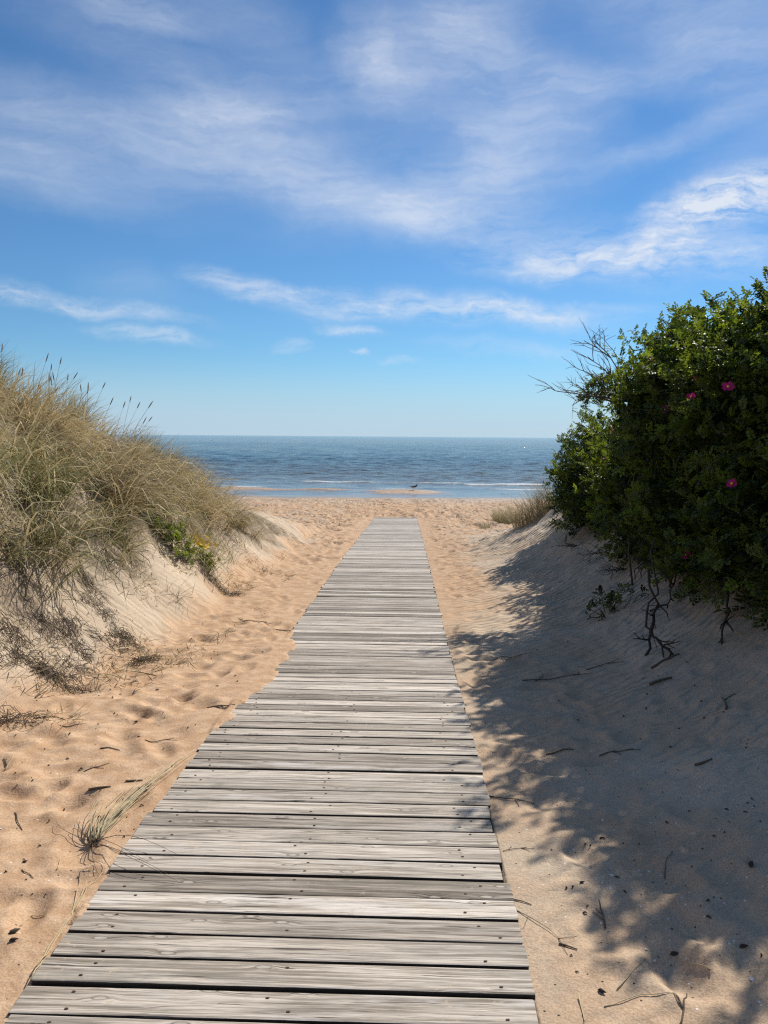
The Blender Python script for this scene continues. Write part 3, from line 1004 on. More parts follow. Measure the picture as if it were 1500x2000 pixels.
for i in range(26):
    px = random.choice([random.uniform(2, 130), random.uniform(90, 265)])
    d = random.uniform(10.2, 11.8) - 0.004 * px
    p = silhouette(px, d)
    seed_stalk(p, random.uniform(0.62, 0.88), random.gauss(0.10, 0.14), random.gauss(0, 0.12), 'thin stalk with brown seed head rising over the left dune crest')
for px, d, h, lx in ((262, 11.6, 1.0, 0.14), (272, 11.7, 0.75, 0.35), (268, 12.2, 0.9, 0.30)):
    seed_stalk(silhouette(px - 28, d), h, lx, 0.1, 'tall stalk with seed head leaning out over the sea at the crest end')
for px, d, h, lx in ((345, 14.2, 0.70, 0.30), (335, 13.8, 0.75, 0.22), (352, 14.4, 0.62, 0.36), (360, 14.9, 0.55, 0.3)):
    seed_stalk(silhouette(px - 24, d), h, lx, 0.1, 'stalk with brown seed head leaning low over the seaward dune shoulder')

# ------------------------------------------------------------------ rose bushes
m_leaf, t, b = material('rose_leaf')
a_t = t.attr('tone')
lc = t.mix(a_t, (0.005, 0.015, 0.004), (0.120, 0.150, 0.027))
t.put(b.inputs['Base Color'], lc)
t.put(b.inputs['Roughness'], 0.5)
t.put(b.inputs['Specular IOR Level'], 0.3)
tr = t.node('ShaderNodeBsdfTranslucent')
t.put(tr.inputs[0], t.mix(1.0, lc, (2.3, 2.3, 0.9), 'MULTIPLY'))
ms = t.node('ShaderNodeMixShader')
ms.inputs[0].default_value = 0.42
t.l.new(b.outputs[0], ms.inputs[1])
t.l.new(tr.outputs[0], ms.inputs[2])
t.l.new(ms.outputs[0], t.n['Material Output'].inputs[0])
m_bark, t, b = material('rose_bark')
t.put(b.inputs['Base Color'], t.mix(t.noise(None, 30.0, 4.0), (0.045, 0.033, 0.024), (0.14, 0.11, 0.085)))
t.put(b.inputs['Roughness'], 0.9)
m_dead, t, b = material('dead_twig')
t.put(b.inputs['Base Color'], t.mix(t.noise(None, 30.0, 4.0), (0.09, 0.070, 0.050), (0.28, 0.22, 0.16)))
t.put(b.inputs['Roughness'], 0.9)
m_petal, t, b = material('pink_petal')
t.put(b.inputs['Base Color'], (0.60, 0.020, 0.22))
t.put(b.inputs['Roughness'], 0.6)
tr = t.node('ShaderNodeBsdfTranslucent')
t.put(tr.inputs[0], (0.75, 0.03, 0.28, 1))
ms = t.node('ShaderNodeMixShader')
ms.inputs[0].default_value = 0.45
t.l.new(b.outputs[0], ms.inputs[1])
t.l.new(tr.outputs[0], ms.inputs[2])
t.l.new(ms.outputs[0], t.n['Material Output'].inputs[0])
m_yellow, t, b = material('yellow_petal')
t.put(b.inputs['Base Color'], (0.85, 0.58, 0.02))
t.put(b.inputs['Roughness'], 0.6)


def norm(v):
    return v / np.maximum(np.linalg.norm(v, axis=-1, keepdims=True), 1e-9)


def sprays(pos, axis, n_leaf=7, shoot=0.20, leaflet=0.030, tone0=0.5, tone_add=0.0):
    """shoots carrying pinnate leaves; returns leaflet quads folded on the midrib"""
    n = len(pos)
    t_id = np.repeat(np.arange(n), n_leaf)
    s = np.tile((np.arange(n_leaf) + 0.5) / n_leaf, n)
    m = len(t_id)
    ax = axis[t_id]
    lp = pos[t_id] + ax * (s * shoot)[:, None]
    out = norm(rng.normal(0, 1, (m, 3)))
    out = norm(out - ax * np.sum(out * ax, -1, keepdims=True) * 0.8 + ax * 0.5 + np.array([0, 0, 0.15]))
    up = norm(np.array([0, 0, 1.0]) + 0.55 * rng.normal(0, 1, (m, 3)) + 0.4 * ax)
    side = norm(np.cross(out, up))
    nrm = norm(np.cross(side, out))
    L = leaflet * rng.uniform(0.75, 1.3, m)
    tone_s = np.clip(rng.normal(tone0, 0.16, n) + tone_add, 0, 1)[t_id]
    V, T = [], []
    # terminal leaflet and three pairs
    for (sx, al, ang, sc) in ((0, 3.4, 0, 1.1), (1, 2.6, 0.9, 1.0), (-1, 2.6, 0.9, 1.0), (1, 1.6, 1.05, 0.95), (-1, 1.6, 1.05, 0.95), (1, 0.7, 1.15, 0.8), (-1, 0.7, 1.15, 0.8)):
        c0 = lp + out * (al * L * 0.62)[:, None] - np.array([0, 0, 1.0]) * (0.10 * al * L)[:, None]
        d = norm(out * math.cos(ang) + side * (sx * math.sin(ang)) + nrm * rng.normal(0, 0.25, m)[:, None])
        wv = norm(np.cross(d, nrm))
        l = (L * sc)[:, None]
        tip = c0 + d * l - nrm * l * 0.15
        a = c0 + d * l * 0.48 + wv * l * 0.40 + nrm * l * 0.10
        bb = c0 + d * l * 0.48 - wv * l * 0.40 + nrm * l * 0.10
        V.append(np.stack([c0, a, tip, bb], 1))
        T.append(np.clip(tone_s + rng.normal(0, 0.12, m), 0, 1))
    V = np.concatenate(V).reshape(-1, 3)
    T = np.repeat(np.concatenate(T), 4)
    k = len(V) // 4
    i = np.arange(k) * 4
    F = np.concatenate([np.stack([i, i + 1, i + 2], -1), np.stack([i, i + 2, i + 3], -1)])
    return V, F, T


ALL_BLOBS = []


def rel(x, y, z):
    return (x, y, z + CZ)


def rose_bush(label, blobs, density, base, stems):
    root = link('rose_bush', None, loc=base)
    tag(root, label, 'rose bush', 'rose bushes on the right bank')
    B0 = np.array(base)
    Vs, Fs, Ts, o_ = [], [], [], 0
    for (c, r, dens) in blobs:
        c = np.array(c)
        r = np.array(r)
        ALL_BLOBS.append((c, r))
        area = 4 * math.pi * ((r[0] * r[1]) ** 1.6 + (r[0] * r[2]) ** 1.6 + (r[1] * r[2]) ** 1.6) ** (1 / 1.6) / 3 ** (1 / 1.6)
        n = int(area * density * dens)
        d = norm(rng.normal(0, 1, (n, 3)))
        lump = 1 + 0.20 * fbm(d[:, 0] * 2.6 + c[1], d[:, 1] * 2.6 + d[:, 2] * 3.1, 3, int(c[1] * 10)) * 2
        rad = lump * (1 - 0.34 * rng.random(n) ** 2.2 + 0.05 * rng.normal(0, 1, n))
        p = c + d * r * rad[:, None]
        ok = p[:, 2] > ground(p[:, 0], p[:, 1]) + 0.10
        for (c2, r2, _) in blobs:
            if c2[0] == c[0] and c2[1] == c[1]:
                continue
            ok &= np.linalg.norm((p - np.array(c2)) / np.array(r2), axis=-1) > 0.62
        p, d = p[ok], d[ok]
        axn = norm(d / r + 0.35 * rng.normal(0, 1, p.shape) + np.array([0, 0, 0.55]))
        v, f_, tt = sprays(p, axn, 6, 0.18, 0.034, 0.36, rng.normal(0, 0.16, len(p)) + 0.35 * sstep(rad[ok] / lump[ok], 0.86, 1.0) - 0.10)  # outermost leaves painted lighter, as though the sun caught them
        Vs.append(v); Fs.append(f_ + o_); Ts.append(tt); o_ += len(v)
        # inner foliage that closes the crown
        n2 = int(n * 0.75)
        d2 = norm(rng.normal(0, 1, (n2, 3)))
        p2 = c + d2 * r * (0.2 + 0.65 * rng.random(n2))[:, None]
        p2 = p2[p2[:, 2] > ground(p2[:, 0], p2[:, 1]) + 0.05]
        v, f_, tt = sprays(p2, norm(rng.normal(0, 1, p2.shape)), 4, 0.2, 0.068, 0.22)  # lower tone paints shade into the inner leaves
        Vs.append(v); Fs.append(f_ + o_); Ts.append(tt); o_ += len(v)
    V = np.concatenate(Vs) - B0
    print(label, len(V) // 4, 'leaflets')
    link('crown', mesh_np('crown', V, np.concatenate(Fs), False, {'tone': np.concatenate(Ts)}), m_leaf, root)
    mb = MB()
    for k in range(stems):
        c, r, _ = blobs[k % len(blobs)]
        x0 = c[0] + random.uniform(-0.7, 0.5) * r[0]
        y0 = c[1] + random.uniform(-0.8, 0.8) * r[1]
        z0 = float(ground(x0, y0)) - 0.05
        d = norm(rng.normal(0, 1, 3) + np.array([-0.3, 0, 0.9]))
        e = Vector(np.array(c) + d * np.array(r) * random.uniform(0.8, 1.04))
        s = Vector((x0, y0, z0))
        pts = []
        bulge = Vector((random.gauss(0, 0.12), random.gauss(0, 0.12), random.gauss(0, 0.08)))
        for i in range(7):
            q_ = i / 6
            p = s.lerp(e, q_) + bulge * math.sin(q_ * math.pi) + Vector((random.gauss(0, 0.015), random.gauss(0, 0.015), random.gauss(0, 0.015)))
            pts.append(p - Vector(base))
        mb.tube(pts, [0.012 - 0.0085 * i / 6 for i in range(7)], 5)
        for j in range(3):
            i = random.randint(3, 5)
            dd = Vector((random.gauss(0, 1), random.gauss(0, 1), random.gauss(0.5, 0.7))).normalized()
            mb.tube([pts[i], pts[i] + dd * 0.12 + Vector((0, 0, 0.01)), pts[i] + dd * 0.26], [0.005, 0.004, 0.0022], 4)
    link('stems', mb.mesh('stems'), m_bark, root)
    return root


DENS = 62
bush_a = rose_bush('tallest and nearest rose bush, cut off by the right edge of the photo',
                   [(rel(4.15, 4.40, -0.10), (1.28, 0.95, 1.36), 1.2), (rel(3.80, 5.60, -0.14), (1.40, 1.15, 1.22), 1.25), (rel(3.40, 5.15, 0.22), (0.80, 0.72, 0.85), 1.2), (rel(3.30, 6.15, 0.32), (0.86, 0.80, 0.84), 1.2), (rel(3.35, 5.5, -0.74), (0.95, 1.1, 0.58), 1.1), (rel(5.2, 5.5, 0.1), (1.5, 2.0, 1.4), 0.35)],
                   DENS, (3.9, 5.2, float(ground(3.9, 5.2))), 70)
bush_b = rose_bush('broad rose bush with many pink flowers, middle of the right bank',
                   [(rel(3.60, 7.05, 0.06), (1.10, 1.05, 1.13), 1.25), (rel(3.08, 7.6, 0.30), (0.66, 0.75, 0.78), 1.2), (rel(3.35, 7.0, -0.76), (0.95, 1.1, 0.66), 1.2), (rel(4.9, 8.2, 0.1), (1.4, 1.8, 1.25), 0.35)],
                   DENS, (3.8, 7.2, float(ground(3.8, 7.2))), 60)
bush_c = rose_bush('dark upright rose bush with bare dead branches sticking out on its left',
                   [(rel(3.56, 8.85, 0.25), (0.80, 0.80, 1.00), 1.25), (rel(3.35, 8.8, -0.72), (0.80, 1.0, 0.80), 1.1), (rel(3.85, 10.3, -0.45), (0.95, 1.0, 0.95), 1.1)],
                   DENS, (3.6, 9.0, float(ground(3.6, 9.0))), 50)
bush_d = rose_bush('low rounded rose bush at the seaward end, in front of the sea',
                   [(rel(3.80, 12.5, -0.60), (0.92, 1.2, 0.88), 1.2), (rel(3.50, 11.4, -0.95), (0.80, 1.2, 0.70), 1.1), (rel(5.0, 12.4, -0.4), (1.1, 1.4, 1.0), 0.35)],
                   DENS, (3.9, 12.2, float(ground(3.9, 12.2))), 40)


def surface_point(px, py, inset=0.0):
    d = np.array(pixel_dir(px, py))
    o_ = np.array([0, 0, CZ])
    best = None
    for c, r in ALL_BLOBS:
        oc_, dd = (o_ - c) / r, d / r
        A, Bq, Cq = dd @ dd, oc_ @ dd, oc_ @ oc_ - 1.06
        disc = Bq * Bq - A * Cq
        if disc > 0:
            k = (-Bq - math.sqrt(disc)) / A
            if k > 0 and (best is None or k < best):
                best = k
    if best is None:
        return None
    return Vector(o_ + d * (best - inset))


def petal_mesh(size):
    mb = MB()
    for k in range(5):
        a = 2 * math.pi * k / 5 + random.uniform(-0.15, 0.15)
        ca, sa = math.cos(a), math.sin(a)
        tilt = random.uniform(0.15, 0.55)
        vs = []
        for (rr_, ww) in ((0.1, 0.12), (0.55, 0.42), (0.9, 0.40), (1.0, 0.12)):
            zz = tilt * rr_ * rr_ + random.uniform(-0.05, 0.05)
            for sgn in (-1, 1):
                x, y = rr_, sgn * ww
                vs.append(Vector((x * ca - y * sa, x * sa + y * ca, zz - 0.06 * (ww > 0.3) + k * 0.012)) * size)
        mb.add(vs, [(0, 1, 3, 2), (2, 3, 5, 4), (4, 5, 7, 6)])
    return mb.mesh('flower')


mbc = MB()
mbc.tube([(0, 0, 0.0), (0, 0, 0.008), (0, 0, 0.013)], [0.006, 0.010, 0.004], 6)
centre_mesh = mbc.mesh('flower_centre')
centre_mesh.materials.append(m_yellow)
FLOWERS = [(1190, 808, bush_d), (1194, 843, bush_d), (1186, 890, bush_d), (1300, 800, bush_b), (1357, 742, bush_a), (1350, 776, bush_a), (1331, 615, bush_b),
           (1271, 704, bush_b), (1422, 756, bush_a), (1360, 1102, bush_a), (1430, 945, bush_a), (1340, 1085, bush_a), (1183, 895, bush_d)]
for px, py, bu in FLOWERS:
    p = surface_point(px, py, 0.15)
    if p is None:
        continue
    fm = link('flower', petal_mesh(random.uniform(0.032, 0.044)), m_petal, bu)
    nrm_ = (Vector((0, 0, CZ)) - p).normalized() + Vector((random.gauss(0, 0.7), random.gauss(0, 0.4), random.gauss(0.7, 0.4)))
    fm.location = p - Vector(bu.location)
    fm.rotation_euler = nrm_.to_track_quat('Z', 'Y').to_euler()
    link('flower_centre', centre_mesh, None, fm, (0, 0, 0.003))


def branch(mb, p, d, length, r, depth, spread=0.55, grav=0.0):
    n = 4
    pts = [p]
    dd = d.normalized()
    for i in range(n):
        dd = (dd + Vector((random.gauss(0, 0.16), random.gauss(0, 0.13), random.gauss(0, 0.14) + grav))).normalized()
        pts.append(pts[-1] + dd * length / n)
    mb.tube(pts, [r * (1 - 0.5 * i / n) for i in range(n + 1)], 4 if depth < 3 else 5)
    if depth > 0:
        for k in range(random.choice([2, 3, 3])):
            i = random.randint(1, n)
            nd = (dd + Vector((random.gauss(0, spread), random.gauss(0, spread * 0.7), random.gauss(0.05, spread)))).normalized()
            branch(mb, pts[i], nd, length * random.uniform(0.5, 0.8), r * 0.62, depth - 1, spread, grav)


mb = MB()
dead_base = Vector(rel(2.92, 9.6, 0.42)) - Vector(bush_c.location)
for d in ((-0.85, 0.0, 0.85), (-0.7, -0.1, 0.7), (-0.55, 0.1, 1.0), (-1.0, -0.1, 0.25), (-1.0, 0.1, 0.05), (-0.9, 0.1, 0.5), (-0.35, 0, 1.0)):
    branch(mb, dead_base + Vector((random.gauss(0, 0.05), random.gauss(0, 0.08), random.gauss(0, 0.08))), Vector(d), random.uniform(0.42, 0.56), 0.013, 3, 0.42)
tag(link('dead_branches', mb.mesh('dead_branches'), m_dead, bush_c), 'bare leafless dead branches')
# a few leafy shoots among the dead wood
nsp = 40
pp = np.array(rel(2.66, 9.65, 0.55)) + rng.uniform(-1, 1, (nsp, 3)) * np.array([0.20, 0.15, 0.20])
v, f_, tt = sprays(pp, norm(rng.normal(0, 1, (nsp, 3)) + np.array([-0.4, 0, 0.5])), 6, 0.15, 0.030, 0.5)
link('side_shoots', mesh_np('side_shoots', v - np.array(bush_c.location), f_, False, {'tone': tt}), m_leaf, bush_c)

# ------------------------------------------------------------------ plants and litter on the sand
def leafy_plant(px, py, label, count, spread, height, tone_, leaflet=0.03):
    p = spot(px, py)
    root = link('leafy_plant', None, loc=p)
    tag(root, label, 'plant')
    k = count
    pos_ = np.stack([rng.normal(0, spread, k), rng.normal(0, spread, k), np.abs(rng.normal(height * 0.5, height * 0.3, k))], -1)
    pos_[:, 2] += ground(pos_[:, 0] + p.x, pos_[:, 1] + p.y) - p.z
    v, f_, tt = sprays(pos_, norm(rng.normal(0, 1, (k, 3)) + np.array([0, 0, 0.8])), 5, 0.10, leaflet, tone_)
    link('leaves', mesh_np('leaves', v, f_, False, {'tone': tt}), m_leaf, root)
    mb = MB()
    for i in range(min(k, 14)):
        q_ = Vector(pos_[i])
        mb.tube([(q_.x * 0.3, q_.y * 0.3, -0.03), (q_.x * 0.8, q_.y * 0.8, q_.z * 0.6), q_], [0.005, 0.004, 0.003], 4)
    link('stems', mb.mesh('stems'), m_bark, root)
    return root


leafy_plant(335, 1065, 'bright green leafy plant growing in the grass edge left of the yellow flowers', 55, 0.15, 0.26, 1.0, 0.030)
leafy_plant(248, 800, 'grey green leafy plant among the grass high on the left dune', 30, 0.16, 0.5, 0.8, 0.03)
sprout = leafy_plant(1188, 1200, 'small leafy rose sprout on the shaded sand below the bushes', 18, 0.10, 0.14, 0.35, 0.026)
yf = leafy_plant(402, 1108, 'small plant with bright yellow flowers at the foot of the left dune', 16, 0.08, 0.22, 0.9, 0.022)
mby = MB()
for k in range(6):
    a = k * math.pi / 3
    mby.add([(0, 0, 0.004), (0.010 * math.cos(a - 0.4), 0.010 * math.sin(a - 0.4), 0.006), (0.021 * math.cos(a), 0.021 * math.sin(a), 0.008), (0.010 * math.cos(a + 0.4), 0.010 * math.sin(a + 0.4), 0.006)], [(0, 1, 2, 3)])
ymesh = mby.mesh('flower')
ymesh.materials.append(m_yellow)
ymesh_big = ymesh.copy()
ymesh_big.transform(Matrix.Scale(1.7, 4))
for k in range(22):
    fl = link('flower', ymesh_big, None, yf, (random.gauss(0, 0.085), random.gauss(-0.16, 0.05), random.uniform(0.26, 0.44)))
    fl.rotation_euler = (random.gauss(0.9, 0.35), random.gauss(0, 0.4), random.gauss(0, 0.5))
yf2 = leafy_plant(180, 928, 'tiny yellow flowered weed among the dry grass of the left dune', 6, 0.05, 0.3, 0.9, 0.02)
for k in range(7):
    fl = link('flower', ymesh, None, yf2, (random.gauss(0, 0.09), random.gauss(-0.05, 0.05), random.uniform(0.30, 0.48)))
    fl.rotation_euler = (random.gauss(0.9, 0.35), random.gauss(0, 0.4), random.gauss(0, 0.5))

m_twig, t, b = material('dry_twig')
t.put(b.inputs['Base Color'], t.mix(t.noise(None, 60.0, 3.0), (0.06, 0.042, 0.028), (0.20, 0.145, 0.095)))
t.put(b.inputs['Roughness'], 0.9)
m_straw, t, b = material('dry_straw')
t.put(b.inputs['Base Color'], t.mix(t.noise(None, 25.0, 3.0), (0.36, 0.27, 0.13), (0.66, 0.56, 0.34)))
t.put(b.inputs['Roughness'], 0.6)
m_shell, t, b = material('white_shell')
t.put(b.inputs['Base Color'], t.mix(t.noise(None, 90.0, 3.0), (0.62, 0.56, 0.50), (0.85, 0.82, 0.78)))
t.put(b.inputs['Roughness'], 0.5)
m_husk, t, b = material('dark_husk')
t.put(b.inputs['Base Color'], t.mix(t.noise(None, 70.0, 3.0), (0.022, 0.015, 0.011), (0.07, 0.045, 0.03)))
t.put(b.inputs['Roughness'], 0.85)


def on_ground(px, py, lift=0.0):
    """ground point at photo position as a path point"""
    p = spot(px, py)
    return p + Vector((0, 0, lift))


# root tangles and dead grass mats lying on the left slope
def tangle(px, py, label, count, rx, ry, dark):
    p = spot(px, py)
    mb = MB()
    hubs = []
    for k in range(max(3, count // 26)):
        a = random.uniform(0, 6.28)
        r = math.sqrt(random.random())
        hubs.append((p.x + rx * r * math.cos(a), p.y + ry * r * math.sin(a)))
    for k in range(int(count * 1.5)):
        hx, hy = random.choice(hubs)
        x, y = hx + random.gauss(0, 0.06), hy + random.gauss(0, 0.06)
        d = Vector((random.gauss(0.25, 0.7), random.gauss(-0.1, 0.7), 0)).normalized()
        L = random.uniform(0.03, 0.13)
        pts = []
        hmp = random.uniform(0.0, 0.05)
        for i in range(4):
            s = i / 3
            xx, yv = x + d.x * L * s + random.gauss(0, 0.008), y + d.y * L * s + random.gauss(0, 0.008)
            pts.append(Vector((xx, yv, float(ground(xx, yv)) + 0.002 + hmp * math.sin(math.pi * s) + random.uniform(0, 0.012))) - p)
        mb.tube(pts, [0.0024, 0.0021, 0.0017, 0.001], 3)
    o = link('root_tangle', mb.mesh('root_tangle'), m_twig if dark else m_dead, None, p)
    tag(o, label, 'dry roots', 'dry root tangles on the left slope', 'stuff')


tangle(55, 1305, 'lowest dark root tangle on the left slope at the photo edge', 260, 0.42, 0.30, True)
tangle(205, 1275, 'dark root tangle midway down the pale left slope', 170, 0.34, 0.28, True)
tangle(265, 1258, 'small dry root clump at the right end of the lower tangles', 70, 0.12, 0.12, True)
tangle(90, 1225, 'brown dead grass mat above the lowest root tangle', 150, 0.50, 0.30, False)
tangle(215, 1165, 'brown root fringe hanging under the grass edge above the pale slope', 120, 0.42, 0.35, False)
tangle(60, 1130, 'dead brown root mat under the overhanging grass at the photo edge', 110, 0.55, 0.40, False)
tangle(430, 1160, 'thin dry root patch on the sand spur below the yellow flowers', 90, 0.30, 0.45, True)
tangle(390, 1120, 'sparse dry stems on the pale slope below the yellow flowers', 60, 0.40, 0.5, True)
tangle(20, 1410, 'small dark debris heap on the sand at the left photo edge', 50, 0.10, 0.08, True)


def twig(px, py, ang_, length, r=0.003, forks=1, mat=None, hump=0.012, label=None, group=None, name='twig', cat='twig', curve=0.0):
    p = spot(px, py)
    mb = MB()
    def run(x, y, a, L, rad, h0):
        pts = []
        for i in range(6):
            s = i / 5
            zz = float(ground(x, y)) + rad * 0.6 + (h0 * math.sin(math.pi * min(1, s * 1.1)) if s < 0.95 else 0)
            pts.append(Vector((x, y, zz)) - p)
            x += math.cos(a) * L / 5
            y += math.sin(a) * L / 5
            a += random.gauss(curve, 0.13)
        mb.tube(pts, [rad * (1 - 0.1 * i) for i in range(6)], 4)
        return pts
    x0, y0 = p.x - math.cos(ang_) * length / 2, p.y - math.sin(ang_) * length / 2
    hump = min(hump, 0.02 * length)
    pts = run(x0, y0, ang_, length, r, hump)
    for k in range(forks if length > 0.11 else 0):
        q_ = pts[random.randint(1, 4)] + p
        run(q_.x, q_.y, ang_ + random.choice((-1, 1)) * random.uniform(0.5, 1.0), length * random.uniform(0.25, 0.45), r * 0.7, hump * 0.5)
    o = link(name, mb.mesh(name), mat or m_twig, None, p)
    tag(o, label, cat, group)
    return o


# the straw bundle beside the boards
sb = spot(182, 1648)
mb = MB()
mbd = MB()
for k in range(42):
    tgt = random.choice([(375, 1478), (355, 1500), (330, 1530), (250, 1560), (310, 1510), (215, 1575)])
    e = on_ground(tgt[0] + random.gauss(0, 14), tgt[1] + random.gauss(0, 12), random.uniform(0.0, 0.03))
    s = sb + Vector((random.gauss(0, 0.012), random.gauss(0, 0.012), 0.004))
    mid_ = s.lerp(e, 0.5) + Vector((random.gauss(-0.03, 0.02), random.gauss(0, 0.02), random.uniform(0.02, 0.10)))
    fr = random.uniform(0.45, 1.0)
    pts = []
    for i in range(7):
        q_ = i / 6 * fr
        p = s * (1 - q_) ** 2 + mid_ * 2 * q_ * (1 - q_) + e * q_ * q_
        p.z = max(p.z, float(ground(p.x, p.y)) + 0.003)
        pts.append(p - sb)
    mb.tube(pts, [0.0021 - 0.0002 * i for i in range(7)], 3)
root = link('straw_bundle', None, loc=sb)
tag(root, 'uprooted straw bundle with long dry stems lying beside the boards', 'dry straw')
link('straws', mb.mesh('straws'), m_straw, root)
for (ex, ey, hz) in ((345, 1722, 0.05), (330, 1710, 0.04), (290, 1685, 0.05), (345, 1670, 0.04), (140, 1620, 0.02), (150, 1600, 0.02), (190, 1700, 0.02), (110, 1600, 0.02)):
    d = pixel_dir(ex, ey)
    e = Vector((0, 0, CZ)) + d * ((float(path_z(3.0)) + 0.008 - CZ) / d.z)
    e.z = max(float(ground(e.x, e.y)) + 0.004, e.z if abs(e.x - float(centre_x(e.y))) < HALF + 0.02 else -9)
    pts = []
    bl = Vector((random.gauss(0, 0.03), random.gauss(0, 0.03), hz))
    for i in range(7):
        q_ = i / 6
        p = sb.lerp(e, q_) + bl * math.sin(math.pi * q_)
        pts.append(p - sb + Vector((0, 0, 0.004)))
    mbd.tube(pts, [0.0019 - 0.0002 * i for i in range(7)], 4)
for k in range(16):
    a = random.uniform(0, 6.28)
    L = random.uniform(0.015, 0.045)
    mbd.tube([Vector((random.gauss(0, 0.015), random.gauss(0, 0.015), random.uniform(0, 0.02))), Vector((L * math.cos(a), L * math.sin(a), random.uniform(0.005, 0.035)))], [0.003, 0.0012], 4)
link('roots', mbd.mesh('roots'), m_twig, root)


def straw_line(points, label, r=0.0022, mat=None, lift=0.001):
    ps = [spot(*q_) for q_ in points]
    p0 = ps[0].copy()
    pts = []
    for i in range(len(ps) - 1):
        for s in (0, 0.25, 0.5, 0.75):
            p = ps[i].lerp(ps[i + 1], s)
            zt = float(ground(p.x, p.y))
            if abs(p.x - float(centre_x(p.y))) < HALF + 0.02:
                zt = max(zt, float(path_z(p.y)) + 0.004)
            pts.append(Vector((p.x, p.y, zt + lift + random.uniform(0, 0.004))) - p0)
    pts.append(ps[-1] - p0 + Vector((0, 0, 0.004)))
    mb = MB()
    mb.tube(pts, [r * (1 - 0.5 * i / len(pts)) for i in range(len(pts))], 4)
    o = link('grass_straw', mb.mesh('grass_straw'), mat or m_straw, None, p0)
    tag(o, label, 'straw')


straw_line([(60, 1925), (95, 1850), (130, 1800), (165, 1735)], 'long pale straw along the left board edge, nearest the camera')
straw_line([(72, 1900), (110, 1835), (140, 1790), (160, 1700), (180, 1700)], 'second pale straw beside the long one along the left board edge')
straw_line([(146, 1780), (170, 1735), (200, 1705)], 'short pale straw curving at the board edge below the straw bundle')
straw_line([(40, 1810), (62, 1790), (92, 1786)], 'bent pale straw beside a dark husk on the left sand')
straw_line([(10, 1505), (26, 1478)], 'short straight straw on the orange sand at the left photo edge')
straw_line([(112, 1700), (118, 1680), (128, 1672)], 'small pale straw left of the straw bundle')
straw_line([(1205, 1935), (1230, 1905), (1262, 1873)], 'pale bent straw on the sunlit sand near the shadow tip')
straw_line([(1345, 1883), (1370, 1888), (1390, 1895)], 'short pale straw in the shadow close to the bottom right corner')
straw_line([(1180, 1968), (1250, 1945), (1318, 1942)], 'long thin straw on the sunlit sand at the lower right', mat=m_straw)
straw_line([(1130, 1950), (1138, 1980), (1142, 1998)], 'thin straw pointing down at the bottom of the right sand')

GR = 'dry twigs strewn on the sand'
# individually visible sticks: (x, y, direction, length, radius, forks)
for px, py, a, L, r, fk, lab in (
        (1062, 1810, -0.9, 0.24, 0.0016, 3, 'forked thin twig on the sunlit sand right of the boards'),
        (1178, 1782, 1.4, 0.14, 0.003, 2, 'small upright forked twig at the edge of the bush shadow'),
        (1345, 1965, 0.9, 0.20, 0.003, 2, 'bent twig frame on the sand at the bottom right'),
        (1300, 1290, 0.2, 0.22, 0.010, 1, 'short thick dark stick at the foot of the fallen branch'),
        (1290, 1332, 0.25, 0.16, 0.013, 0, 'stubby dark stick lying alone in the shaded hollow'),
        (1420, 1375, 1.1, 0.22, 0.006, 1, 'thin dark twig on the shaded sand near the right edge'),
        (988, 1287, 0.05, 0.42, 0.004, 0, 'long thin twig lying across the shaded ripples'),
        (1180, 1300, 0.5, 0.35, 0.004, 1, 'pale curved twig in the middle of the shaded hollow'),
        (1085, 1328, 0.1, 0.50, 0.005, 2, 'line of dry litter twigs across the shaded sand'),
        (438, 1380, 0.4, 0.22, 0.005, 4, 'dark twig knot with pale straws beside the boards on the left'),
        (262, 1352, 1.9, 0.15, 0.0035, 1, 'small forked dark twig upright on the orange sand'),
        (215, 1463, 0.2, 0.10, 0.004, 2, 'dark curled scrap on the orange sand halfway to the boards'),
        (262, 1527, 0.2, 0.08, 0.006, 2, 'dark bark scrap right of the straw bundle tips'),
        (195, 1540, 0.3, 0.10, 0.007, 2, 'dark bark scrap just above the straw bundle'),
        (38, 1605, -0.9, 0.15, 0.003, 0, 'angled thin twig on the sand at the left edge'),
        (10, 1490, 2.2, 0.10, 0.004, 1, 'dark curved twig at the left photo edge above the angled twig'),
        (52, 1708, -0.8, 0.10, 0.0025, 1, 'tiny bent twig between the husk and the straw bundle'),
        (95, 1400, 0.5, 0.16, 0.004, 3, 'tangled dark twig below the lowest root tangle'),
        (190, 1500, 0.8, 0.14, 0.003, 3, 'branched brown twig on the sand above the dark bark scraps'),
        (310, 1450, 0.7, 0.16, 0.003, 2, 'thin branched twig close to the left board edge'),
        (560, 1232, -0.3, 0.30, 0.004, 3, 'litter twig beside the boards where sand drifts over them'),
        (500, 1215, -0.2, 0.28, 0.004, 3, 'litter twig left of the drifted sand beside the boards'),
        (1205, 1470, 0.2, 0.20, 0.004, 2, 'thin twig fan in the shaded sand below the litter line'),
        (1095, 1468, 0.15, 0.16, 0.005, 0, 'short straight twig on the shaded sand nearer the boards'),
        (1375, 1492, 0.1, 0.09, 0.008, 0, 'small dark stub in the shaded sand'),
        (995, 1565, -0.6, 0.22, 0.003, 1, 'thin curved twig on the sunlit strip beside the boards'),
        (1000, 1660, 0.3, 0.13, 0.002, 3, 'fine twig litter on the sunlit strip beside the boards'),
        (1018, 1762, -0.4, 0.08, 0.003, 2, 'small crossed twig at the right board edge'),
        (1110, 1850, -0.4, 0.06, 0.004, 1, 'short dark forked twig on the lower right sand'),
        (1300, 1680, 1.2, 0.18, 0.0018, 0, 'hair thin curved stem in the shade'),
):
    twig(px, py, a, L, r, fk, None, 0.012, lab, GR)

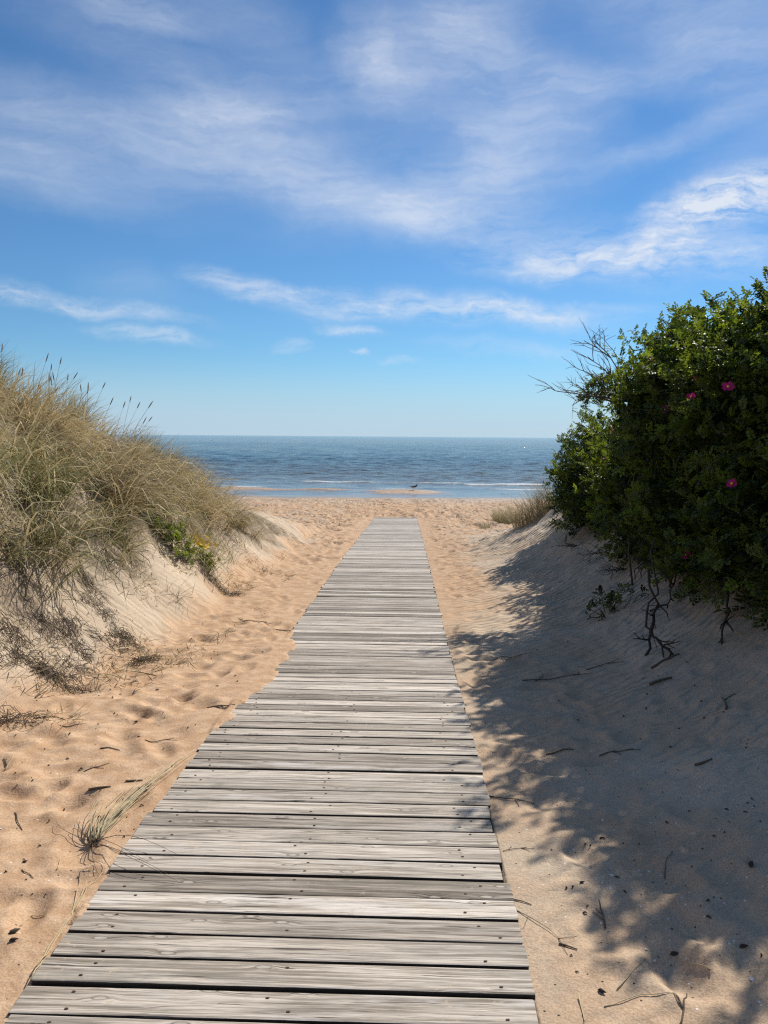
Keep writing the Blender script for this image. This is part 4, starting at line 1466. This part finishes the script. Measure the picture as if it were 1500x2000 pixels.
# tiny crumbs of dark litter, alike and strewn everywhere
crumb_meshes = []
for k in range(5):
    mb = MB()
    L = random.uniform(0.012, 0.026)
    mb.tube([(-L / 2, 0, 0.002), (0, random.gauss(0, 0.004), 0.007), (L / 2, random.gauss(0, 0.003), 0.002)], [0.0022, 0.0045, 0.001], 5)
    cm = mb.mesh('litter_crumb')
    cm.materials.append(m_husk)
    crumb_meshes.append(cm)


def scatter(n, regions, place):
    c_ = 0
    while c_ < n:
        x0, y0, x1, y1 = random.choice(regions)
        px, py = random.uniform(x0, x1), random.uniform(y0, y1)
        p = spot(px, py)
        u = p.x - float(centre_x(p.y))
        if abs(u) < HALF + 0.03:
            continue
        place(p)
        c_ += 1


def put_crumb(p, label, group):
    o = link('litter_crumb', random.choice(crumb_meshes), None, None, p)
    o.rotation_euler = (0, 0, random.uniform(0, 6.28))
    s = random.uniform(0.3, 0.85) * (1 + 0.04 * p.y)
    o.scale = (s, s, s)
    tag(o, label, 'plant litter', group)


scatter(95, [(0, 1380, 420, 1560), (0, 1480, 300, 1750), (60, 1330, 560, 1450), (280, 1180, 560, 1330)],
        lambda p: put_crumb(p, 'tiny dark crumb of plant litter on the orange sand left of the boards', 'litter crumbs left of the boards'))
scatter(80, [(1040, 1420, 1490, 1760), (1100, 1560, 1490, 1900), (1000, 1250, 1490, 1450)],
        lambda p: put_crumb(p, 'tiny dark crumb of plant litter on the shaded sand right of the boards', 'litter crumbs right of the boards'))

# shell fragments
shell_meshes = []
for k in range(3):
    mb = MB()
    vs = [(0, 0, 0.004)]
    for i in range(6):
        a = -0.9 + 1.8 * i / 5
        rr_ = 0.011 * random.uniform(0.75, 1.15)
        vs.append((rr_ * math.cos(a), rr_ * math.sin(a), random.uniform(0.0, 0.003)))
    n_ = len(vs)
    vs += [(x, y, z - 0.0015) for x, y, z in vs]
    fs = [(0, i, i + 1) for i in range(1, 6)] + [(n_, n_ + i + 1, n_ + i) for i in range(1, 6)] + [(i, n_ + i, n_ + i + 1, i + 1) for i in range(1, 6)] + [(0, n_, n_ + 1, 1), (6, n_ + 6, n_, 0)]
    mb.add(vs, fs)
    sm = mb.mesh('shell_fragment', False)
    sm.materials.append(m_shell)
    shell_meshes.append(sm)
for px, py, s, lab in ((1177, 1602, 1.0, None), (1195, 1709, 1.15, 'larger white shell fragment alone in the middle of the shade'), (1200, 1622, 0.6, None), (1172, 1634, 0.6, None), (1228, 1517, 0.6, None), (1470, 1580, 0.8, None),
                       (1276, 1879, 0.9, 'white shell fragment at the lower tip of the bush shadow'), (1262, 1858, 0.8, None), (1473, 1913, 1.2, 'pale broken shell at the bottom right beside the bent twig'), (1171, 1803, 0.7, None),
                       (1415, 1766, 0.6, None), (1095, 1570, 0.5, None), (1252, 1672, 0.5, None), (1327, 1586, 0.5, None), (1470, 1347, 0.8, None)):
    p = spot(px, py)
    o = link('shell_fragment', random.choice(shell_meshes), None, None, p + Vector((0, 0, 0.001)))
    o.rotation_euler = (random.gauss(0, 0.2), random.gauss(0, 0.2), random.uniform(0, 6.28))
    o.scale = (s, s, s)
    tag(o, lab or 'tiny white shell fragment scattered on the shaded sand', 'shell', 'shell fragments in the shade')


def husk(px, py, label, size, ang_):
    p = spot(px, py)
    mb = MB()
    mb.tube([(-size, 0, 0.003), (-size * 0.5, 0.1 * size, 0.35 * size), (0.2 * size, 0, 0.4 * size), (size, -0.1 * size, 0.006)], [size * 0.12, size * 0.42, size * 0.36, size * 0.06], 6)
    o = link('seed_husk', mb.mesh('seed_husk'), m_husk, None, p)
    o.rotation_euler = (0, 0, ang_)
    tag(o, label, 'husk', 'dark husks on the sand')


husk(1176, 1939, 'dark seed husk on the sunlit sand right of the boards', 0.013, -0.6)
husk(1318, 1867, 'dark oval husk at the edge of the shadow tip', 0.016, 0.1)
husk(1453, 1852, 'brown husk in the shade near the right edge', 0.015, 0.2)
husk(1467, 1690, 'curled brown husk by the right photo edge', 0.020, 1.0)
husk(28, 1823, 'pointed dark husk lying on the left sand', 0.020, 1.0)
husk(27, 1838, 'second dark husk just below the pointed one', 0.014, 0.4)
husk(49, 1684, 'small round dark husk left of the straw bundle', 0.010, 0.4)
husk(1175, 1638, 'small dark husk next to shell fragments in the shade', 0.010, 0.4)
husk(1137, 1725, 'small dark husk at the shadow edge right of the boards', 0.010, 0.2)

# fallen branch and roots hanging from the bank under the bushes
def stick(points, radii, name, label, cat, side_n=0, lift=0.0):
    p0 = points[0]
    mb = MB()
    rel_ = [q_ - p0 for q_ in points]
    fine_ = []
    rad = []
    for i in range(len(rel_) - 1):
        for s in (0, 0.33, 0.66):
            fine_.append(rel_[i].lerp(rel_[i + 1], s) + Vector((random.gauss(0, 0.010), random.gauss(0, 0.010), random.gauss(0, 0.008))))
            rad.append(radii[0] + (radii[1] - radii[0]) * (i + s) / (len(rel_) - 1))
    fine_.append(rel_[-1])
    rad.append(radii[1])
    mb.tube(fine_, rad, 5)
    for k in range(side_n):
        i = random.randint(1, len(fine_) - 2)
        branch(mb, fine_[i], Vector((random.gauss(0, 1), random.gauss(-0.5, 0.5), random.gauss(-0.2, 0.6))), random.uniform(0.08, 0.2), radii[1], 1)
    o = link(name, mb.mesh(name), m_husk, None, p0)
    tag(o, label, cat)


def above(px, py, gx, gy, dz):
    """point above the sand: same ground as (gx, gy) lifted"""
    p = spot(gx, gy)
    return p + Vector((0, 0, dz))


b0 = spot(1265, 1280)
top = surface_point(1300, 1110, 0.0) or (b0 + Vector((0.1, 0.4, 0.5)))
stick([b0, b0 + Vector((0.06, 0.10, 0.16)), b0 + Vector((0.12, 0.2, 0.34)), b0 + Vector((0.10, 0.36, 0.55)), b0 + Vector((0.2, 0.5, 0.8))], (0.011, 0.008), 'hanging_branch', 'dark bare branch hanging from the rose bush down to the shaded sand', 'branch', 5)
b1 = spot(1316, 1278)
stick([b1, b1 + Vector((-0.10, 0.08, 0.08)), b1 + Vector((-0.17, 0.14, 0.17)), b1 + Vector((-0.05, 0.25, 0.40)), b1 + Vector((-0.06, 0.4, 0.7))], (0.010, 0.007), 'hanging_branch', 'crooked dark branch crossing the hanging one above the sand', 'branch', 4)
b2 = spot(1410, 1258)
stick([b2, b2 + Vector((0.05, 0.10, 0.10)), b2 + Vector((0.11, 0.18, 0.24)), b2 + Vector((0.13, 0.3, 0.42))], (0.006, 0.012), 'hanging_root', 'thin dark root dangling from the bank near the right edge', 'root', 2)
b3 = spot(1300, 1190)
stick([b3, b3 + Vector((0.08, 0.10, 0.12)), b3 + Vector((0.2, 0.2, 0.34))], (0.006, 0.008), 'hanging_root', 'slanting brown root against the exposed bank under the bushes', 'root', 3)
for px, py, lab in ((1165, 1095, 'bare twiggy branch poking left from under the rose bushes'), (1110, 1080, 'small dark stick heap on the slope under the rose bushes'), (1200, 1130, 'dead twig spray against the sand below the broad rose bush')):
    p = spot(px, py)
    mb = MB()
    for k in range(4):
        branch(mb, Vector((0.15, 0.05, 0.10)), Vector((-1, random.gauss(-0.1, 0.3), random.gauss(-0.1, 0.25))), random.uniform(0.15, 0.3), 0.005, 2, 0.5)
    o = link('bare_branch', mb.mesh('bare_branch'), m_husk, None, p)
    tag(o, lab, 'branch')

# ------------------------------------------------------------------ gull at the water's edge
m_gull, t, b = material('gull_feathers')
gpos = t.node('ShaderNodeTexCoord').outputs['Object']
sz_ = t.node('ShaderNodeSeparateXYZ')
t.put(sz_.inputs[0], gpos)
t.put(b.inputs['Base Color'], t.mix(t.ramp(sz_.outputs[2], 0.17, 0.23), (0.55, 0.55, 0.55), (0.045, 0.045, 0.05)))  # dark upper body paints in the look of a backlit bird
t.put(b.inputs['Roughness'], 0.8)
m_beak, t, b = material('gull_beak')
t.put(b.inputs['Base Color'], (0.50, 0.30, 0.04))
gp_ = spot(808, 957)
gull = link('gull', None, loc=gp_)
tag(gull, 'small dark gull standing at the water edge on the sand spit', 'bird')
mb = MB()
mb.tube([(-0.30, 0, 0.20), (-0.20, 0, 0.20), (-0.08, 0, 0.19), (0.06, 0, 0.20), (0.14, 0, 0.24), (0.18, 0, 0.30), (0.205, 0, 0.335), (0.235, 0, 0.34), (0.26, 0, 0.335)],
        [0.008, 0.030, 0.075, 0.085, 0.060, 0.040, 0.042, 0.034, 0.008], 10)
link('body', mb.mesh('body'), m_gull, gull)
mb = MB()
mb.tube([(0.255, 0, 0.335), (0.30, 0, 0.328), (0.315, 0, 0.318)], [0.010, 0.007, 0.002], 6)
link('beak', mb.mesh('beak'), m_beak, gull)
for sgn in (-1, 1):
    mb = MB()
    mb.tube([(0.02, sgn * 0.035, 0.14), (0.01, sgn * 0.035, 0.07), (0.02, sgn * 0.035, 0.0), (0.055, sgn * 0.035, -0.002)], [0.007, 0.005, 0.005, 0.004], 5)
    link('leg', mb.mesh('leg'), m_beak, gull)
